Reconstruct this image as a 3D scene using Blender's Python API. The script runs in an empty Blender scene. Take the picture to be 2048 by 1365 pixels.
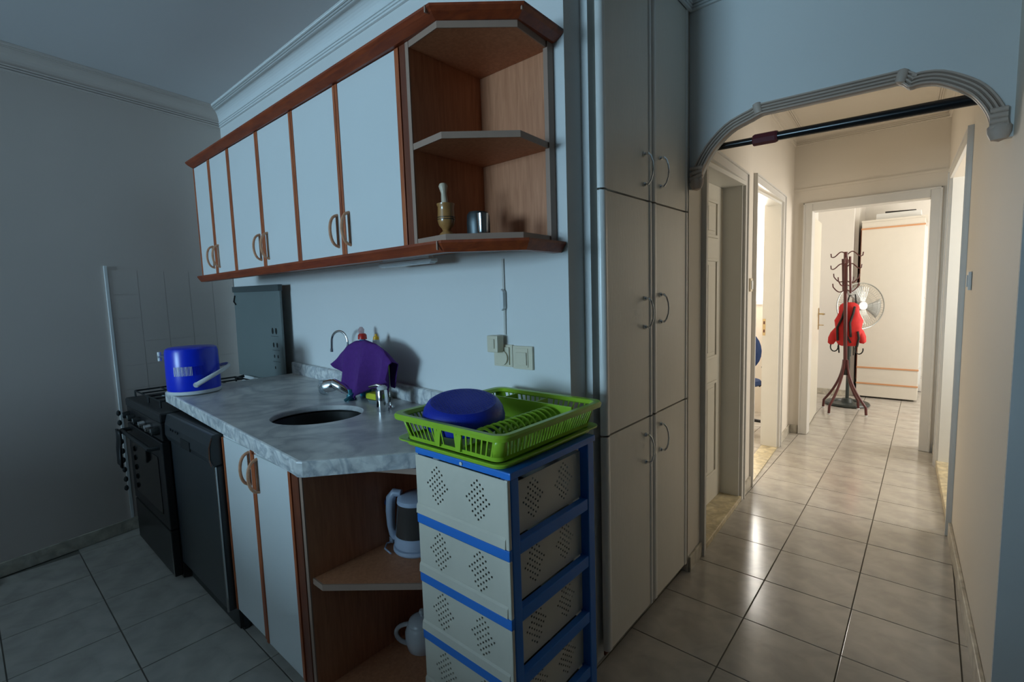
import bpy, bmesh, math, random
from mathutils import Vector, Matrix
random.seed(4)
S = bpy.context.scene
C = S.collection
R = math.radians

# ------------------------------------------------------------------ camera
H = 1.36
def camera():
    a, b, c = R(40.89), R(-5.52), R(-1.82)
    f0 = Vector((-math.sin(a), math.cos(a), 0)); r0 = Vector((math.cos(a), math.sin(a), 0)); u0 = Vector((0, 0, 1))
    f = f0*math.cos(b) + u0*math.sin(b); u = u0*math.cos(b) - f0*math.sin(b)
    r = r0*math.cos(c) + u*math.sin(c); u2 = u*math.cos(c) - r0*math.sin(c)
    cd = bpy.data.cameras.new('camera'); cam = bpy.data.objects.new('camera', cd); C.objects.link(cam)
    cam.matrix_world = Matrix(((r.x, u2.x, -f.x, 0), (r.y, u2.y, -f.y, 0), (r.z, u2.z, -f.z, H), (0, 0, 0, 1)))
    cd.sensor_width = 36; cd.lens = 964.9/2048*36; cd.clip_start = .05
    S.camera = cam
camera()
S.view_settings.view_transform = 'Standard'; S.view_settings.look = 'None'
S.view_settings.exposure = 0.0; S.view_settings.gamma = 1; S.view_settings.use_curve_mapping = False

# ------------------------------------------------------------------ light
w = bpy.data.worlds.new('world'); S.world = w; w.use_nodes = True
w.node_tree.nodes['Background'].inputs[0].default_value = (.45, .65, 1, 1)
w.node_tree.nodes['Background'].inputs[1].default_value = .6
def area(name, loc, rot, sx, sy, power, col, spread=180):
    l = bpy.data.lights.new(name, 'AREA'); l.shape = 'RECTANGLE'; l.size = sx; l.size_y = sy
    l.energy = power; l.color = col; l.spread = R(spread)
    o = bpy.data.objects.new(name, l); C.objects.link(o); o.location = loc; o.rotation_euler = rot
    return o
COOL = (.46, .76, 1.0); WARM = (1.0, .95, .87)
area('living_room_window_light', (-2.05, -5.42, 1.6), (R(90), 0, 0), 1.9, 1.2, 235, COOL)
area('bedroom_window_light', (1.38, 6.3, 1.5), (0, R(90), 0), 1.2, 1.5, 42, WARM)
area('study_window_light', (-1.62, 5.56, 1.75), (R(-90), 0, 0), 1.0, 1.1, 60, WARM)
area('bathroom_fill_light', (1.25, 4.0, 1.6), (0, R(90), 0), 1.0, 1.1, 30, WARM)  # added fill through the right doorway; no window stands behind it

# ------------------------------------------------------------------ materials
def new_mat(name):
    m = bpy.data.materials.new(name); m.use_nodes = True
    return m, m.node_tree, m.node_tree.nodes['Principled BSDF']
def mat(name, col, rough=.5, metal=0, var=.06, scale=12, bump=0, bscale=120, alpha=None, trans=0, coat=0, stretch=(1, 1, 1), spec=.5):
    m, t, p = new_mat(name)
    tc = t.nodes.new('ShaderNodeTexCoord'); mp = t.nodes.new('ShaderNodeMapping'); mp.inputs['Scale'].default_value = stretch
    n = t.nodes.new('ShaderNodeTexNoise'); n.inputs['Scale'].default_value = scale; n.inputs['Detail'].default_value = 4
    mx = t.nodes.new('ShaderNodeMix'); mx.data_type = 'RGBA'
    t.links.new(tc.outputs['Object'], mp.inputs[0]); t.links.new(mp.outputs[0], n.inputs['Vector'])
    t.links.new(n.outputs['Fac'], mx.inputs[0])
    mx.inputs[6].default_value = tuple(c*(1-var) for c in col)+(1,)
    mx.inputs[7].default_value = tuple(min(1, c*(1+var)) for c in col)+(1,)
    t.links.new(mx.outputs[2], p.inputs['Base Color'])
    p.inputs['Roughness'].default_value = rough; p.inputs['Metallic'].default_value = metal
    p.inputs['Specular IOR Level'].default_value = spec
    p.inputs['Coat Weight'].default_value = coat
    if trans: p.inputs['Transmission Weight'].default_value = trans
    if alpha is not None: p.inputs['Alpha'].default_value = alpha
    if bump:
        n2 = t.nodes.new('ShaderNodeTexNoise'); n2.inputs['Scale'].default_value = bscale
        b = t.nodes.new('ShaderNodeBump'); b.inputs['Strength'].default_value = bump; b.inputs['Distance'].default_value = .002
        t.links.new(mp.outputs[0], n2.inputs['Vector']); t.links.new(n2.outputs['Fac'], b.inputs['Height']); t.links.new(b.outputs[0], p.inputs['Normal'])
    return m
def wood(name, c1, c2, scale=(40, 40, 3), rough=.45, knots=False, coat=.1):
    m, t, p = new_mat(name)
    tc = t.nodes.new('ShaderNodeTexCoord'); mp = t.nodes.new('ShaderNodeMapping'); mp.inputs['Scale'].default_value = scale
    n = t.nodes.new('ShaderNodeTexNoise'); n.inputs['Scale'].default_value = 1.5; n.inputs['Detail'].default_value = 6; n.inputs['Distortion'].default_value = .6
    cr = t.nodes.new('ShaderNodeValToRGB'); cr.color_ramp.elements[0].position = .32; cr.color_ramp.elements[1].position = .7
    cr.color_ramp.elements[0].color = c1+(1,); cr.color_ramp.elements[1].color = c2+(1,)
    t.links.new(tc.outputs['Object'], mp.inputs[0]); t.links.new(mp.outputs[0], n.inputs['Vector'])
    t.links.new(n.outputs['Fac'], cr.inputs[0])
    out = cr.outputs[0]
    if knots:
        v = t.nodes.new('ShaderNodeTexVoronoi'); v.inputs['Scale'].default_value = 2.6; v.inputs['Randomness'].default_value = 1
        mp2 = t.nodes.new('ShaderNodeMapping'); mp2.inputs['Scale'].default_value = (1, 1, 1)
        t.links.new(tc.outputs['Object'], mp2.inputs[0]); t.links.new(mp2.outputs[0], v.inputs['Vector'])
        r2 = t.nodes.new('ShaderNodeValToRGB'); r2.color_ramp.elements[0].position = .03; r2.color_ramp.elements[1].position = .075
        r2.color_ramp.elements[0].color = (.12, .12, .12, 1); r2.color_ramp.elements[1].color = (1, 1, 1, 1)
        t.links.new(v.outputs['Distance'], r2.inputs[0])
        mx = t.nodes.new('ShaderNodeMix'); mx.data_type = 'RGBA'; mx.blend_type = 'MULTIPLY'; mx.inputs[0].default_value = 1
        t.links.new(out, mx.inputs[6]); t.links.new(r2.outputs[0], mx.inputs[7]); out = mx.outputs[2]
    t.links.new(out, p.inputs['Base Color']); p.inputs['Roughness'].default_value = rough; p.inputs['Coat Weight'].default_value = coat
    return m
def marble(name, base, vein, rough=.25, scale=3.2, lo=.43, hi=.56, spec=.5):
    m, t, p = new_mat(name)
    tc = t.nodes.new('ShaderNodeTexCoord')
    n1 = t.nodes.new('ShaderNodeTexNoise'); n1.inputs['Scale'].default_value = scale; n1.inputs['Detail'].default_value = 8; n1.inputs['Distortion'].default_value = 1.8
    n2 = t.nodes.new('ShaderNodeTexNoise'); n2.inputs['Scale'].default_value = scale*4; n2.inputs['Detail'].default_value = 6; n2.inputs['Distortion'].default_value = .6
    t.links.new(tc.outputs['Object'], n1.inputs['Vector']); t.links.new(tc.outputs['Object'], n2.inputs['Vector'])
    a = t.nodes.new('ShaderNodeMath'); a.operation = 'SUBTRACT'; a.inputs[1].default_value = .5
    t.links.new(n1.outputs['Fac'], a.inputs[0])
    ab = t.nodes.new('ShaderNodeMath'); ab.operation = 'ABSOLUTE'; t.links.new(a.outputs[0], ab.inputs[0])
    cr = t.nodes.new('ShaderNodeValToRGB'); cr.color_ramp.elements[0].position = 0; cr.color_ramp.elements[1].position = .09
    cr.color_ramp.elements[0].color = vein+(1,); cr.color_ramp.elements[1].color = base+(1,)
    t.links.new(ab.outputs[0], cr.inputs[0])
    c2 = t.nodes.new('ShaderNodeValToRGB'); c2.color_ramp.elements[0].position = lo-.13; c2.color_ramp.elements[1].position = hi+.1
    k = .62; c2.color_ramp.elements[0].color = (k, k, k*1.03, 1); c2.color_ramp.elements[1].color = (1, 1, 1, 1)
    t.links.new(n2.outputs['Fac'], c2.inputs[0])
    mx = t.nodes.new('ShaderNodeMix'); mx.data_type = 'RGBA'; mx.blend_type = 'MULTIPLY'; mx.inputs[0].default_value = 1
    t.links.new(cr.outputs[0], mx.inputs[6]); t.links.new(c2.outputs[0], mx.inputs[7])
    t.links.new(mx.outputs[2], p.inputs['Base Color']); p.inputs['Roughness'].default_value = rough; p.inputs['Specular IOR Level'].default_value = spec
    return m
def emit(name, col, s):
    m, t, p = new_mat(name); p.inputs['Base Color'].default_value = (.8, .8, .8, 1)
    p.inputs['Emission Color'].default_value = col+(1,); p.inputs['Emission Strength'].default_value = s
    return m
M = dict(
 wall=mat('white_wall_paint', (.74, .74, .72), .75, var=.02, scale=3, bump=.15, bscale=60),
 lwall=mat('shaded_warm_wall_paint', (.62, .54, .49), .75, var=.03, scale=3, bump=.15, bscale=60),  # slightly cream paint, darkened and warmed for the wall's shade and warm bounce
 cream=mat('cream_wall_paint', (.78, .72, .63), .7, var=.02, scale=3, bump=.1, bscale=60),
 dim=mat('low_bounce_grey', (.20, .205, .215), .8, var=.03, scale=3),  # kept dark to cut light bounced from behind the camera
 ceil=mat('ceiling_paint', (.64, .62, .62), .85, var=.03, scale=2),
 plaster=mat('plaster_moulding', (.76, .77, .76), .6, var=.02),
 archm=mat('arch_moulding_paint', (.58, .46, .38), .5, var=.03),
 grout=mat('floor_grout', (.17, .155, .13), .9, var=.1, scale=40),
 tile=marble('floor_tile_glaze', (.54, .505, .45), (.50, .465, .41), .17, 2.0, lo=.2, hi=.5, spec=.5),
 sill=marble('door_sill_marble', (.74, .64, .42), (.60, .50, .30), .35, 5),
 skirt=marble('skirting_tile', (.66, .62, .52), (.55, .50, .40), .35, 4),
 slab=marble('grey_marble', (.72, .71, .68), (.50, .50, .50), .3, 2.2, lo=.36, hi=.52),
 slabedge=marble('grey_marble_edge', (.84, .83, .80), (.52, .54, .56), .22, 7, lo=.36, hi=.5),
 panel=mat('white_door_laminate', (.74, .76, .75), .35, var=.02, scale=4),
 strip=wood('orange_brown_wood', (.30, .062, .018), (.52, .135, .04), (45, 45, 4)),
 crown=wood('red_brown_wood', (.19, .030, .008), (.33, .060, .014), (6, 30, 50), knots=True),
 stile=wood('dark_brown_wood', (.13, .03, .012), (.2, .05, .018), (45, 45, 4)),
 beech=wood('beech_veneer', (.47, .185, .085), (.60, .26, .13), (60, 60, 5), rough=.5, coat=0),
 band=mat('grey_beige_edge_band', (.36, .235, .175), .5, var=.05),
 handlew=wood('handle_wood', (.50, .24, .13), (.66, .33, .19), (30, 30, 30)),
 pine=wood('turned_wood', (.34, .16, .05), (.48, .24, .08), (30, 30, 8), rough=.25, coat=.5),
 palewood=wood('pale_wood', (.62, .50, .36), (.74, .62, .46), (30, 30, 8), rough=.4),
 cab=mat('cream_cabinet_lacquer', (.76, .72, .64), .38, var=.03, scale=25, bump=.2, bscale=240, stretch=(1, 1, .1)),
 cabedge=mat('cabinet_edge_lacquer', (.76, .74, .70), .28, var=.02),
 chrome=mat('chrome', (.78, .79, .80), .12, 1, var=.02),
 bowl=mat('dark_sink_steel', (.018, .019, .018), .45, .6),
 steel=mat('brushed_steel', (.15, .16, .16), .38, 1, var=.08, scale=40),
 dsteel=mat('dark_tarnished_steel', (.10, .115, .12), .45, .8, var=.1, scale=20),
 bedw=mat('pale_bedroom_paint', (.76, .735, .69), .7, var=.02),
 steel_l=mat('polished_steel', (.55, .56, .57), .18, 1, var=.08, scale=10),
 black=mat('black_enamel', (.012, .012, .013), .35, var=.1),
 dw=mat('dark_grey_appliance', (.028, .033, .037), .32, var=.08, scale=5),
 dws=mat('dark_side_panel', (.02, .021, .022), .45, var=.1),
 blackm=mat('black_matt', (.012, .013, .013), .55, var=.1),
 glassb=mat('black_glass', (.004, .004, .004), .06, var=.1),
 lid=mat('grey_lid_enamel', (.17, .20, .195), .4, var=.05, scale=6),
 lidrail=mat('lid_rail', (.07, .085, .085), .4, var=.06),
 blue=mat('blue_plastic', (.004, .028, .62), .28, var=.03),
 bluel=mat('blue_lid_plastic', (.004, .022, .36), .42, var=.05, bump=.3, bscale=300),
 white=mat('white_plastic', (.72, .74, .74), .35, var=.03),
 green=mat('lime_green_plastic', (.33, .56, .035), .3, var=.04),
 frameb=mat('blue_frame_plastic', (.03, .20, .68), .35, var=.04),
 drawer=mat('beige_drawer_plastic', (.70, .64, .53), .38, var=.09, scale=9, stretch=(1, 1, .35)),
 dark=mat('drawer_inside_shade', (.05, .045, .04), .9),
 purple=mat('purple_cloth', (.095, .022, .20), .95, var=.2, scale=60, bump=.8, bscale=500),
 teal=mat('teal_plastic', (.02, .38, .62), .3), red=mat('red_plastic', (.55, .03, .02), .35),
 yellow=mat('yellow_plastic', (.80, .42, .01), .4), sponge=mat('yellow_sponge', (.62, .62, .03), .9, bump=.8, bscale=200),
 clear=mat('clear_plastic', (.8, .84, .86), .08, trans=.85), pinkc=mat('clear_pink_trigger', (.7, .45, .45), .2, alpha=.6),
 ivory=mat('ivory_plastic', (.70, .62, .47), .4, var=.03),
 kettle=mat('pale_blue_plastic', (.42, .48, .60), .3), kettleg=mat('smoky_kettle_glass', (.06, .05, .045), .1),
 ceramic=mat('white_ceramic', (.70, .72, .74), .15, var=.02),
 ddoor=mat('ivory_door_paint', (.70, .66, .56), .4, var=.03), jamb=mat('ivory_jamb_paint', (.78, .77, .72), .4, var=.03),
 greyjamb=mat('white_frame_paint', (.70, .68, .64), .45, var=.03),
 brass=mat('brass', (.52, .40, .22), .3, 1),
 rackc=mat('maroon_metal', (.09, .018, .018), .3, var=.1), bag=mat('red_nylon', (.62, .02, .02), .7, var=.15, scale=20, bump=.5),
 strapk=mat('black_webbing', (.015, .015, .015), .8), fanw=mat('fan_wire', (.42, .44, .42), .3, 1),
 fanb=mat('fan_blade', (.35, .36, .34), .3, alpha=.75), base=mat('dark_green_grey_plastic', (.03, .04, .038), .4),
 ward=mat('cream_laminate', (.72, .68, .60), .45, var=.03), trimo=mat('peach_edge_trim', (.62, .32, .16), .5),
 bar=mat('black_lacquered_tube', (.008, .009, .011), .22), grip=mat('maroon_rubber_grip', (.10, .012, .02), .55),
 chairb=mat('blue_upholstery', (.02, .05, .16), .8), winglow=emit('daylit_curtain', (1, .97, .90), 2.2),
 skyglow=emit('daylit_window_pane', (.62, .82, 1), 1.6), tealm=mat('teal_enamel', (.05, .22, .26), .25, .4))

# ------------------------------------------------------------------ mesh helpers
class MB:
    def __init__(s): s.bm = bmesh.new()
    def box(s, x0, x1, y0, y1, z0, z1, bev=0):
        vs = [s.bm.verts.new(p) for p in ((x0, y0, z0), (x1, y0, z0), (x1, y1, z0), (x0, y1, z0), (x0, y0, z1), (x1, y0, z1), (x1, y1, z1), (x0, y1, z1))]
        fs = [s.bm.faces.new([vs[i] for i in f]) for f in ((0, 3, 2, 1), (4, 5, 6, 7), (0, 1, 5, 4), (1, 2, 6, 5), (2, 3, 7, 6), (3, 0, 4, 7))]
        if bev:
            es = {e for f in fs for e in f.edges}
            bmesh.ops.bevel(s.bm, geom=list(es), offset=bev, segments=2, affect='EDGES', profile=.6)
        return s
    def prism(s, poly, z0, z1):
        """poly: [(x,y)..] ; z0,z1 numbers or functions of (x,y)"""
        f0 = z0 if callable(z0) else (lambda x, y: z0); f1 = z1 if callable(z1) else (lambda x, y: z1)
        a = [s.bm.verts.new((x, y, f0(x, y))) for x, y in poly]; b = [s.bm.verts.new((x, y, f1(x, y))) for x, y in poly]
        n = len(poly); s.bm.faces.new(a[::-1]); s.bm.faces.new(b)
        for i in range(n): s.bm.faces.new((a[i], a[(i+1) % n], b[(i+1) % n], b[i]))
        return s
    def ext(s, poly, ax, v0, v1):
        """polygon in the plane across axis ax, extruded from v0 to v1"""
        def P(u, v, k): return {0: (k, u, v), 1: (u, k, v), 2: (u, v, k)}[ax]
        a = [s.bm.verts.new(P(u, v, v0)) for u, v in poly]; b = [s.bm.verts.new(P(u, v, v1)) for u, v in poly]
        n = len(poly); s.bm.faces.new(a[::-1]); s.bm.faces.new(b)
        for i in range(n): s.bm.faces.new((a[i], a[(i+1) % n], b[(i+1) % n], b[i]))
        return s
    def lathe(s, prof, c=(0, 0, 0), seg=28, axis=(0, 0, 1), sx=1, sy=1):
        q = Vector((0, 0, 1)).rotation_difference(Vector(axis).normalized()); rings = []; c = Vector(c)
        for r, z in prof:
            if r < 1e-5: rings.append([s.bm.verts.new(c+q @ Vector((0, 0, z)))]); continue
            rings.append([s.bm.verts.new(c+q @ Vector((r*sx*math.cos(2*math.pi*i/seg), r*sy*math.sin(2*math.pi*i/seg), z))) for i in range(seg)])
        for a, b in zip(rings, rings[1:]):
            for i in range(seg):
                j = (i+1) % seg
                if len(a) == 1 and len(b) == 1: continue
                if len(a) == 1: s.bm.faces.new((a[0], b[j], b[i]))
                elif len(b) == 1: s.bm.faces.new((a[i], a[j], b[0]))
                else: s.bm.faces.new((a[i], a[j], b[j], b[i]))
        for ring, fl in ((rings[0], True), (rings[-1], False)):
            if len(ring) > 1: s.bm.faces.new(ring[::-1] if fl else ring)
        return s
    def tube(s, pts, r, seg=10, closed=False, flat=1.0):
        pts = [Vector(p) for p in pts]; n = len(pts); rings = []; ref = None
        for i, p in enumerate(pts):
            if closed: d = pts[(i+1) % n]-pts[i-1]
            else: d = pts[min(i+1, n-1)]-pts[max(i-1, 0)]
            d.normalize()
            if ref is None:
                ref = Vector((0, 0, 1)) if abs(d.z) < .9 else Vector((1, 0, 0))
            a = (ref-d*ref.dot(d)).normalized(); b = d.cross(a); ref = a
            rr = r[i] if isinstance(r, (list, tuple)) else r
            rings.append([s.bm.verts.new(p+a*rr*math.cos(2*math.pi*k/seg)+b*rr*flat*math.sin(2*math.pi*k/seg)) for k in range(seg)])
        m = n if closed else n-1
        for i in range(m):
            a, b = rings[i], rings[(i+1) % n]
            for k in range(seg): s.bm.faces.new((a[k], a[(k+1) % seg], b[(k+1) % seg], b[k]))
        if not closed: s.bm.faces.new(rings[0][::-1]); s.bm.faces.new(rings[-1])
        return s
    def grid(s, f, nu, nv):
        v = [[s.bm.verts.new(f(i/nu, j/nv)) for j in range(nv+1)] for i in range(nu+1)]
        for i in range(nu):
            for j in range(nv): s.bm.faces.new((v[i][j], v[i+1][j], v[i+1][j+1], v[i][j+1]))
        return s
    def build(s, name, m, parent=None, smooth=False, bevel=0, solid=0, subsurf=0, label=None, kind=None, origin=None, sub=None):
        bm = s.bm; bmesh.ops.recalc_face_normals(bm, faces=bm.faces)
        if origin is None:
            if parent is not None: origin = ORG[parent.name]
            else:
                xs = [v.co for v in bm.verts]
                origin = Vector(((min(v.x for v in xs)+max(v.x for v in xs))/2, (min(v.y for v in xs)+max(v.y for v in xs))/2, min(v.z for v in xs)))
        origin = Vector(origin)
        for v in bm.verts: v.co -= origin
        me = bpy.data.meshes.new(name); bm.to_mesh(me); bm.free()
        me.materials.append(M[m] if isinstance(m, str) else m)
        if smooth:
            for p in me.polygons: p.use_smooth = True
            me.set_sharp_from_angle(angle=R(38))
        o = bpy.data.objects.new(name, me); C.objects.link(o)
        ORG[o.name] = origin
        if parent is not None:
            o.parent = parent; o.location = origin-ORG[parent.name]
        else: o.location = origin
        if bevel:
            b = o.modifiers.new('bevel', 'BEVEL'); b.width = bevel; b.segments = 2; b.limit_method = 'ANGLE'; b.angle_limit = R(40)
        if solid:
            b = o.modifiers.new('thickness', 'SOLIDIFY'); b.thickness = solid; b.offset = 0
        if subsurf:
            b = o.modifiers.new('subdivision', 'SUBSURF'); b.levels = b.render_levels = subsurf
        if label: o['label'] = label
        if kind: o['kind'] = kind
        return o
ORG = {}
def box(*a, bev=0): return MB().box(*a, bev=bev)
def thing(name, label, cat, loc, group=None):
    o = bpy.data.objects.new(name, None); C.objects.link(o); o.location = loc; o.empty_display_size = .1
    ORG[o.name] = Vector(loc); o['label'] = label; o['category'] = cat
    if group: o['group'] = group
    return o
def tag(o, label, cat, group=None):
    o['label'] = label; o['category'] = cat
    if group: o['group'] = group
    return o
def struct(o): o['kind'] = 'structure'; return o
def arcpts(c, r, a0, a1, n, plane='xz', ry=None):
    out = []
    for i in range(n+1):
        a = R(a0+(a1-a0)*i/n); u, v = r*math.cos(a), (ry or r)*math.sin(a)
        out.append({'xz': (c[0]+u, c[1], c[2]+v), 'yz': (c[0], c[1]+u, c[2]+v), 'xy': (c[0]+u, c[1]+v, c[2])}[plane])
    return out
def copy_tree(o, parent=None):
    c = o.copy(); C.objects.link(c)
    if parent is not None: c.parent = parent
    ORG[c.name] = ORG.get(o.name, Vector())
    for ch in list(o.children): copy_tree(ch, c)
    return c

# ------------------------------------------------------------------ setting
ZC = 2.66                         # ceiling height
XE = -.90                         # kitchen wall ends here
def wy(x): return 1.333            # kitchen wall face
def lx(y): return -3.543-.165*y    # left wall face
def cx(y): return -.84-.042*(y-2.4)   # corridor left wall face
def rx(y): return .178-.036*(y-2.2)   # corridor right wall face
YA = 2.2                          # arch wall face
# kitchen wall with its stepped return towards the tall cabinet
struct(MB().prism([(-3.95, 1.333), (-.90, 1.333), (-.90, 1.426), (-.871, 1.426), (-.871, 1.475), (-1.35, 1.475), (-3.95, 1.475)], 0, ZC).build('wall_kitchen', 'wall'))
struct(MB().prism([(lx(-5.6), -5.6), (lx(1.34), 1.34), (lx(1.34)-.12, 1.34), (lx(-5.6)-.12, -5.6)], 0, ZC).build('wall_left', 'lwall'))
# wall behind the tall cabinet and the corridor's left wall, with two door openings
struct(MB().box(-1.36, -1.27, 1.475, 2.3, 0, ZC).build('wall_niche', 'wall'))
def corr(y0, y1, z0, z1, t=.11):
    return MB().prism([(cx(y0), y0), (cx(y1), y1), (cx(y1)-t, y1), (cx(y0)-t, y0)], z0, z1)
D1a, D1b, D2a, D2b, HD = 2.435, 3.178, 3.50, 4.45, 1.99
mbw = MB()
for y0, y1, z0, z1 in ((2.2, D1a, 0, ZC), (D1a, D1b, HD, ZC), (D1b, D2a, 0, ZC), (D2a, D2b, HD+.04, ZC), (D2b, 5.0, 0, ZC)):
    mbw.prism([(cx(y0), y0), (cx(y1), y1), (cx(y1)-.11, y1), (cx(y0)-.11, y0)], z0, z1)
struct(mbw.build('wall_corridor_left', 'cream'))
# right wall of the corridor; its near end turns the corner
YR = 1.955; R1a, R1b = 3.42, 4.58
mbw = MB()
for y0, y1, z0, z1 in ((YR, R1a, 0, ZC), (R1a, R1b, 2.06, ZC), (R1b, 5.0, 0, ZC)):
    mbw.prism([(rx(y0), y0), (rx(y1), y1), (rx(y1)+.12, y1), (rx(y0)+.12, y0)], z0, z1)
struct(mbw.build('wall_corridor_right', 'cream'))
struct(MB().box(rx(YR)+.121, 2.2, YR, YR+.12, 0, ZC).build('wall_right_return', 'wall'))
struct(MB().box(rx(YR)+.0005, rx(YR)+.121, YR-.012, YR-.0005, 0, ZC).build('wall_right_corner', 'wall'))
struct(MB().box(2.2, 2.3, -5.6, YR+.12, 0, ZC).build('wall_right', 'wall'))
# wall behind the camera with the window that lights the kitchen
mbw = MB()
for a in ((-3.05, -3.02, 0, ZC), (-1.08, 2.3, 0, ZC), (-3.02, -1.08, 0, .98), (-3.02, -1.08, 2.22, ZC)): mbw.box(a[0], a[1], -5.6, -5.46, a[2], a[3])
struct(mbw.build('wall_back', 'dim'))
wn = struct(MB().box(-3.02, -1.08, -5.54, -5.50, .98, 1.03).box(-3.02, -1.08, -5.54, -5.50, 2.17, 2.22).box(-3.02, -2.97, -5.54, -5.50, 1.03, 2.17).box(-1.13, -1.08, -5.54, -5.50, 1.03, 2.17).box(-2.07, -2.03, -5.54, -5.50, 1.03, 2.17).build('window_1', 'white'))
MB().box(-2.97, -2.07, -5.53, -5.52, 1.03, 2.17).box(-2.03, -1.13, -5.53, -5.52, 1.03, 2.17).build('pane', 'skyglow', wn)
# added out-of-view blockers that cut window light on arch, floor and left wall
struct(MB().box(-.88, 2.2, -1.75, -1.62, 0, ZC).build('light_blocker_tall', 'dim'))
struct(MB().box(-3.26, -.881, -1.75, -1.62, 0, 1.0).build('light_blocker_low', 'dim'))
# end wall of the corridor with the bedroom opening
EO = (-.80, -.02, 2.0)
YE = 5.0
struct(MB().box(-1.06, EO[0]-.07, YE, YE+.1, 0, ZC).box(EO[1]+.07, .9, YE, YE+.1, 0, ZC).box(EO[0]-.07, EO[1]+.07, YE, YE+.1, EO[2]+.07, ZC).build('wall_end', 'cream'))
struct(MB().box(-.95, .10, YE-.008, YE-.0005, 2.185, 2.205).build('trim_9', 'cream'))
# bedroom
struct(MB().box(-1.15, -1.0601, 5.0, 7.0, 0, ZC).build('wall_bedroom_left', 'bedw'))
struct(MB().box(-1.15, -.70, 7.0, 7.1, 0, ZC).box(-.72, -.66, 7.1, 7.75, 0, ZC).build('wall_bedroom_back', 'bedw'))
struct(MB().box(-.66, 1.6, 7.75, 7.85, 0, ZC).build('wall_bedroom_far', 'bedw'))
mbw = MB()
for a in ((5.1, 5.65, 0, ZC), (6.95, 7.75, 0, ZC), (5.65, 6.95, 0, .7), (5.65, 6.95, 2.3, ZC)): mbw.box(1.45, 1.55, a[0], a[1], a[2], a[3])
struct(mbw.build('wall_bedroom_right', 'bedw'))
wn = struct(MB().box(1.49, 1.53, 5.65, 6.95, .7, .75).box(1.49, 1.53, 5.65, 6.95, 2.25, 2.3).box(1.49, 1.53, 5.65, 5.70, .75, 2.25).box(1.49, 1.53, 6.90, 6.95, .75, 2.25).build('window_2', 'white'))
MB().box(1.505, 1.515, 5.70, 6.90, .75, 2.25).build('pane', 'winglow', wn)
# study seen through the second door
struct(MB().box(-3.2, -1.05, 5.62, 5.72, 0, ZC).build('wall_study_back', 'cream'))
struct(MB().box(-3.2, -3.1, 3.0, 5.62, 0, ZC).build('wall_study_left', 'cream'))
struct(MB().box(-3.1, -.985, 3.18, 3.28, 0, ZC).build('wall_study_near', 'cream'))
wn = struct(MB().box(-2.15, -1.1, 5.595, 5.62, 1.17, 1.21).box(-2.15, -1.1, 5.595, 5.62, 2.36, 2.4).box(-2.15, -2.11, 5.595, 5.62, 1.21, 2.36).box(-1.14, -1.1, 5.595, 5.62, 1.21, 2.36).build('window_3', 'white'))
MB().box(-2.11, -1.14, 5.60, 5.606, 1.21, 2.36).build('pane', 'winglow', wn)
# bathroom side on the right
struct(MB().box(1.3, 1.4, 2.0, 5.0, 0, ZC).build('wall_bath_right', 'cream'))
# ceiling
struct(MB().box(-3.95, 2.3, -5.6, YA, ZC, ZC+.1).build('ceiling', 'ceil'))
struct(MB().box(-3.2, 1.6, YA, 7.85, ZC, ZC+.1).build('ceiling_corridor', 'cream'))

# floor: base of grout with every visible tile laid on it
fl = struct(MB().box(-3.95, 2.3, -5.6, 7.85, -.06, -.004).build('floor', 'grout', origin=(0, 0, 0)))
TX, TY, X0, Y0 = .333, .3345, -.196, .342
g = .0022
tb = MB(); tb.box(g, TX-g, g, TY-g, -.004, 0, bev=.0012)
tile0 = tb.build('tile', 'tile', fl, origin=(0, 0, 0))
tiles = []
def cutbox(mb, x0, x1, y0, y1): mb.box(x0, x1, y0, y1, -.004, 0)
rest = MB(); used0 = False; nt = 0
for i in range(-12, 8):
    for j in range(-18, 23):
        x, y = X0+i*TX, Y0+j*TY
        xc, yc = x+TX/2, y+TY/2
        inside = (lx(yc)-.1 < xc < 2.2 and -5.6 < yc < 1.45) or (-.95 < xc+.1 and xc-.1 < .35 and 1.3 < yc < 5.1) or (.2 < xc < 2.2 and yc < 1.85) or (-1.1 < xc+.1 and xc < 1.45 and 5.0 < yc < 7.8) or (-3.1 < xc < -.9 and 3.3 < yc < 5.6)
        if not inside: continue
        vis = (yc > .1 and xc < .25 and yc < 1.6 and xc < .2-.0*yc and yc > -.45*xc-1.2) or (-1.1 < xc < .3 and 1.3 < yc < 7.1)
        if vis and nt < 285:
            o = tile0 if nt == 0 else tile0.copy()
            if nt: C.objects.link(o)
            o.location = (x, y, random.uniform(-.0004, .0002)); nt += 1
        else: cutbox(rest, x+g, x+TX-g, y+g, y+TY-g)
rest.build('tile_field', 'tile', fl, kind='stuff', origin=(0, 0, 0))

# cornices: cove between two ridged bands
def ridged(n, a, b, nrm, depth=.006):
    """n small ridges along the segment a->b of a profile, raised along nrm"""
    out = []; a, b, nrm = Vector(a), Vector(b), Vector(nrm)
    for i in range(n):
        p, q = a.lerp(b, i/n), a.lerp(b, (i+1)/n)
        out += [p, p.lerp(q, .12)+nrm*depth, p.lerp(q, .7)+nrm*depth, p.lerp(q, .82)]
    return out+[b]
def cornice_profile(off, drop):
    """(distance from wall, height below ceiling)"""
    prof = ridged(3, (.004, -drop), (.012, -drop+.035), (1, 0))
    for k in range(1, 7):
        a = R(90*k/7); prof.append(Vector((.012+(off-.05)*(1-math.cos(a)), -drop+.035+(drop-.043)*math.sin(a))))
    prof += ridged(3, (off-.035, -.008), (off, -.003), (0, -1))
    prof += [Vector((off, 0)), Vector((0, 0)), Vector((0, -drop))]
    return prof
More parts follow.
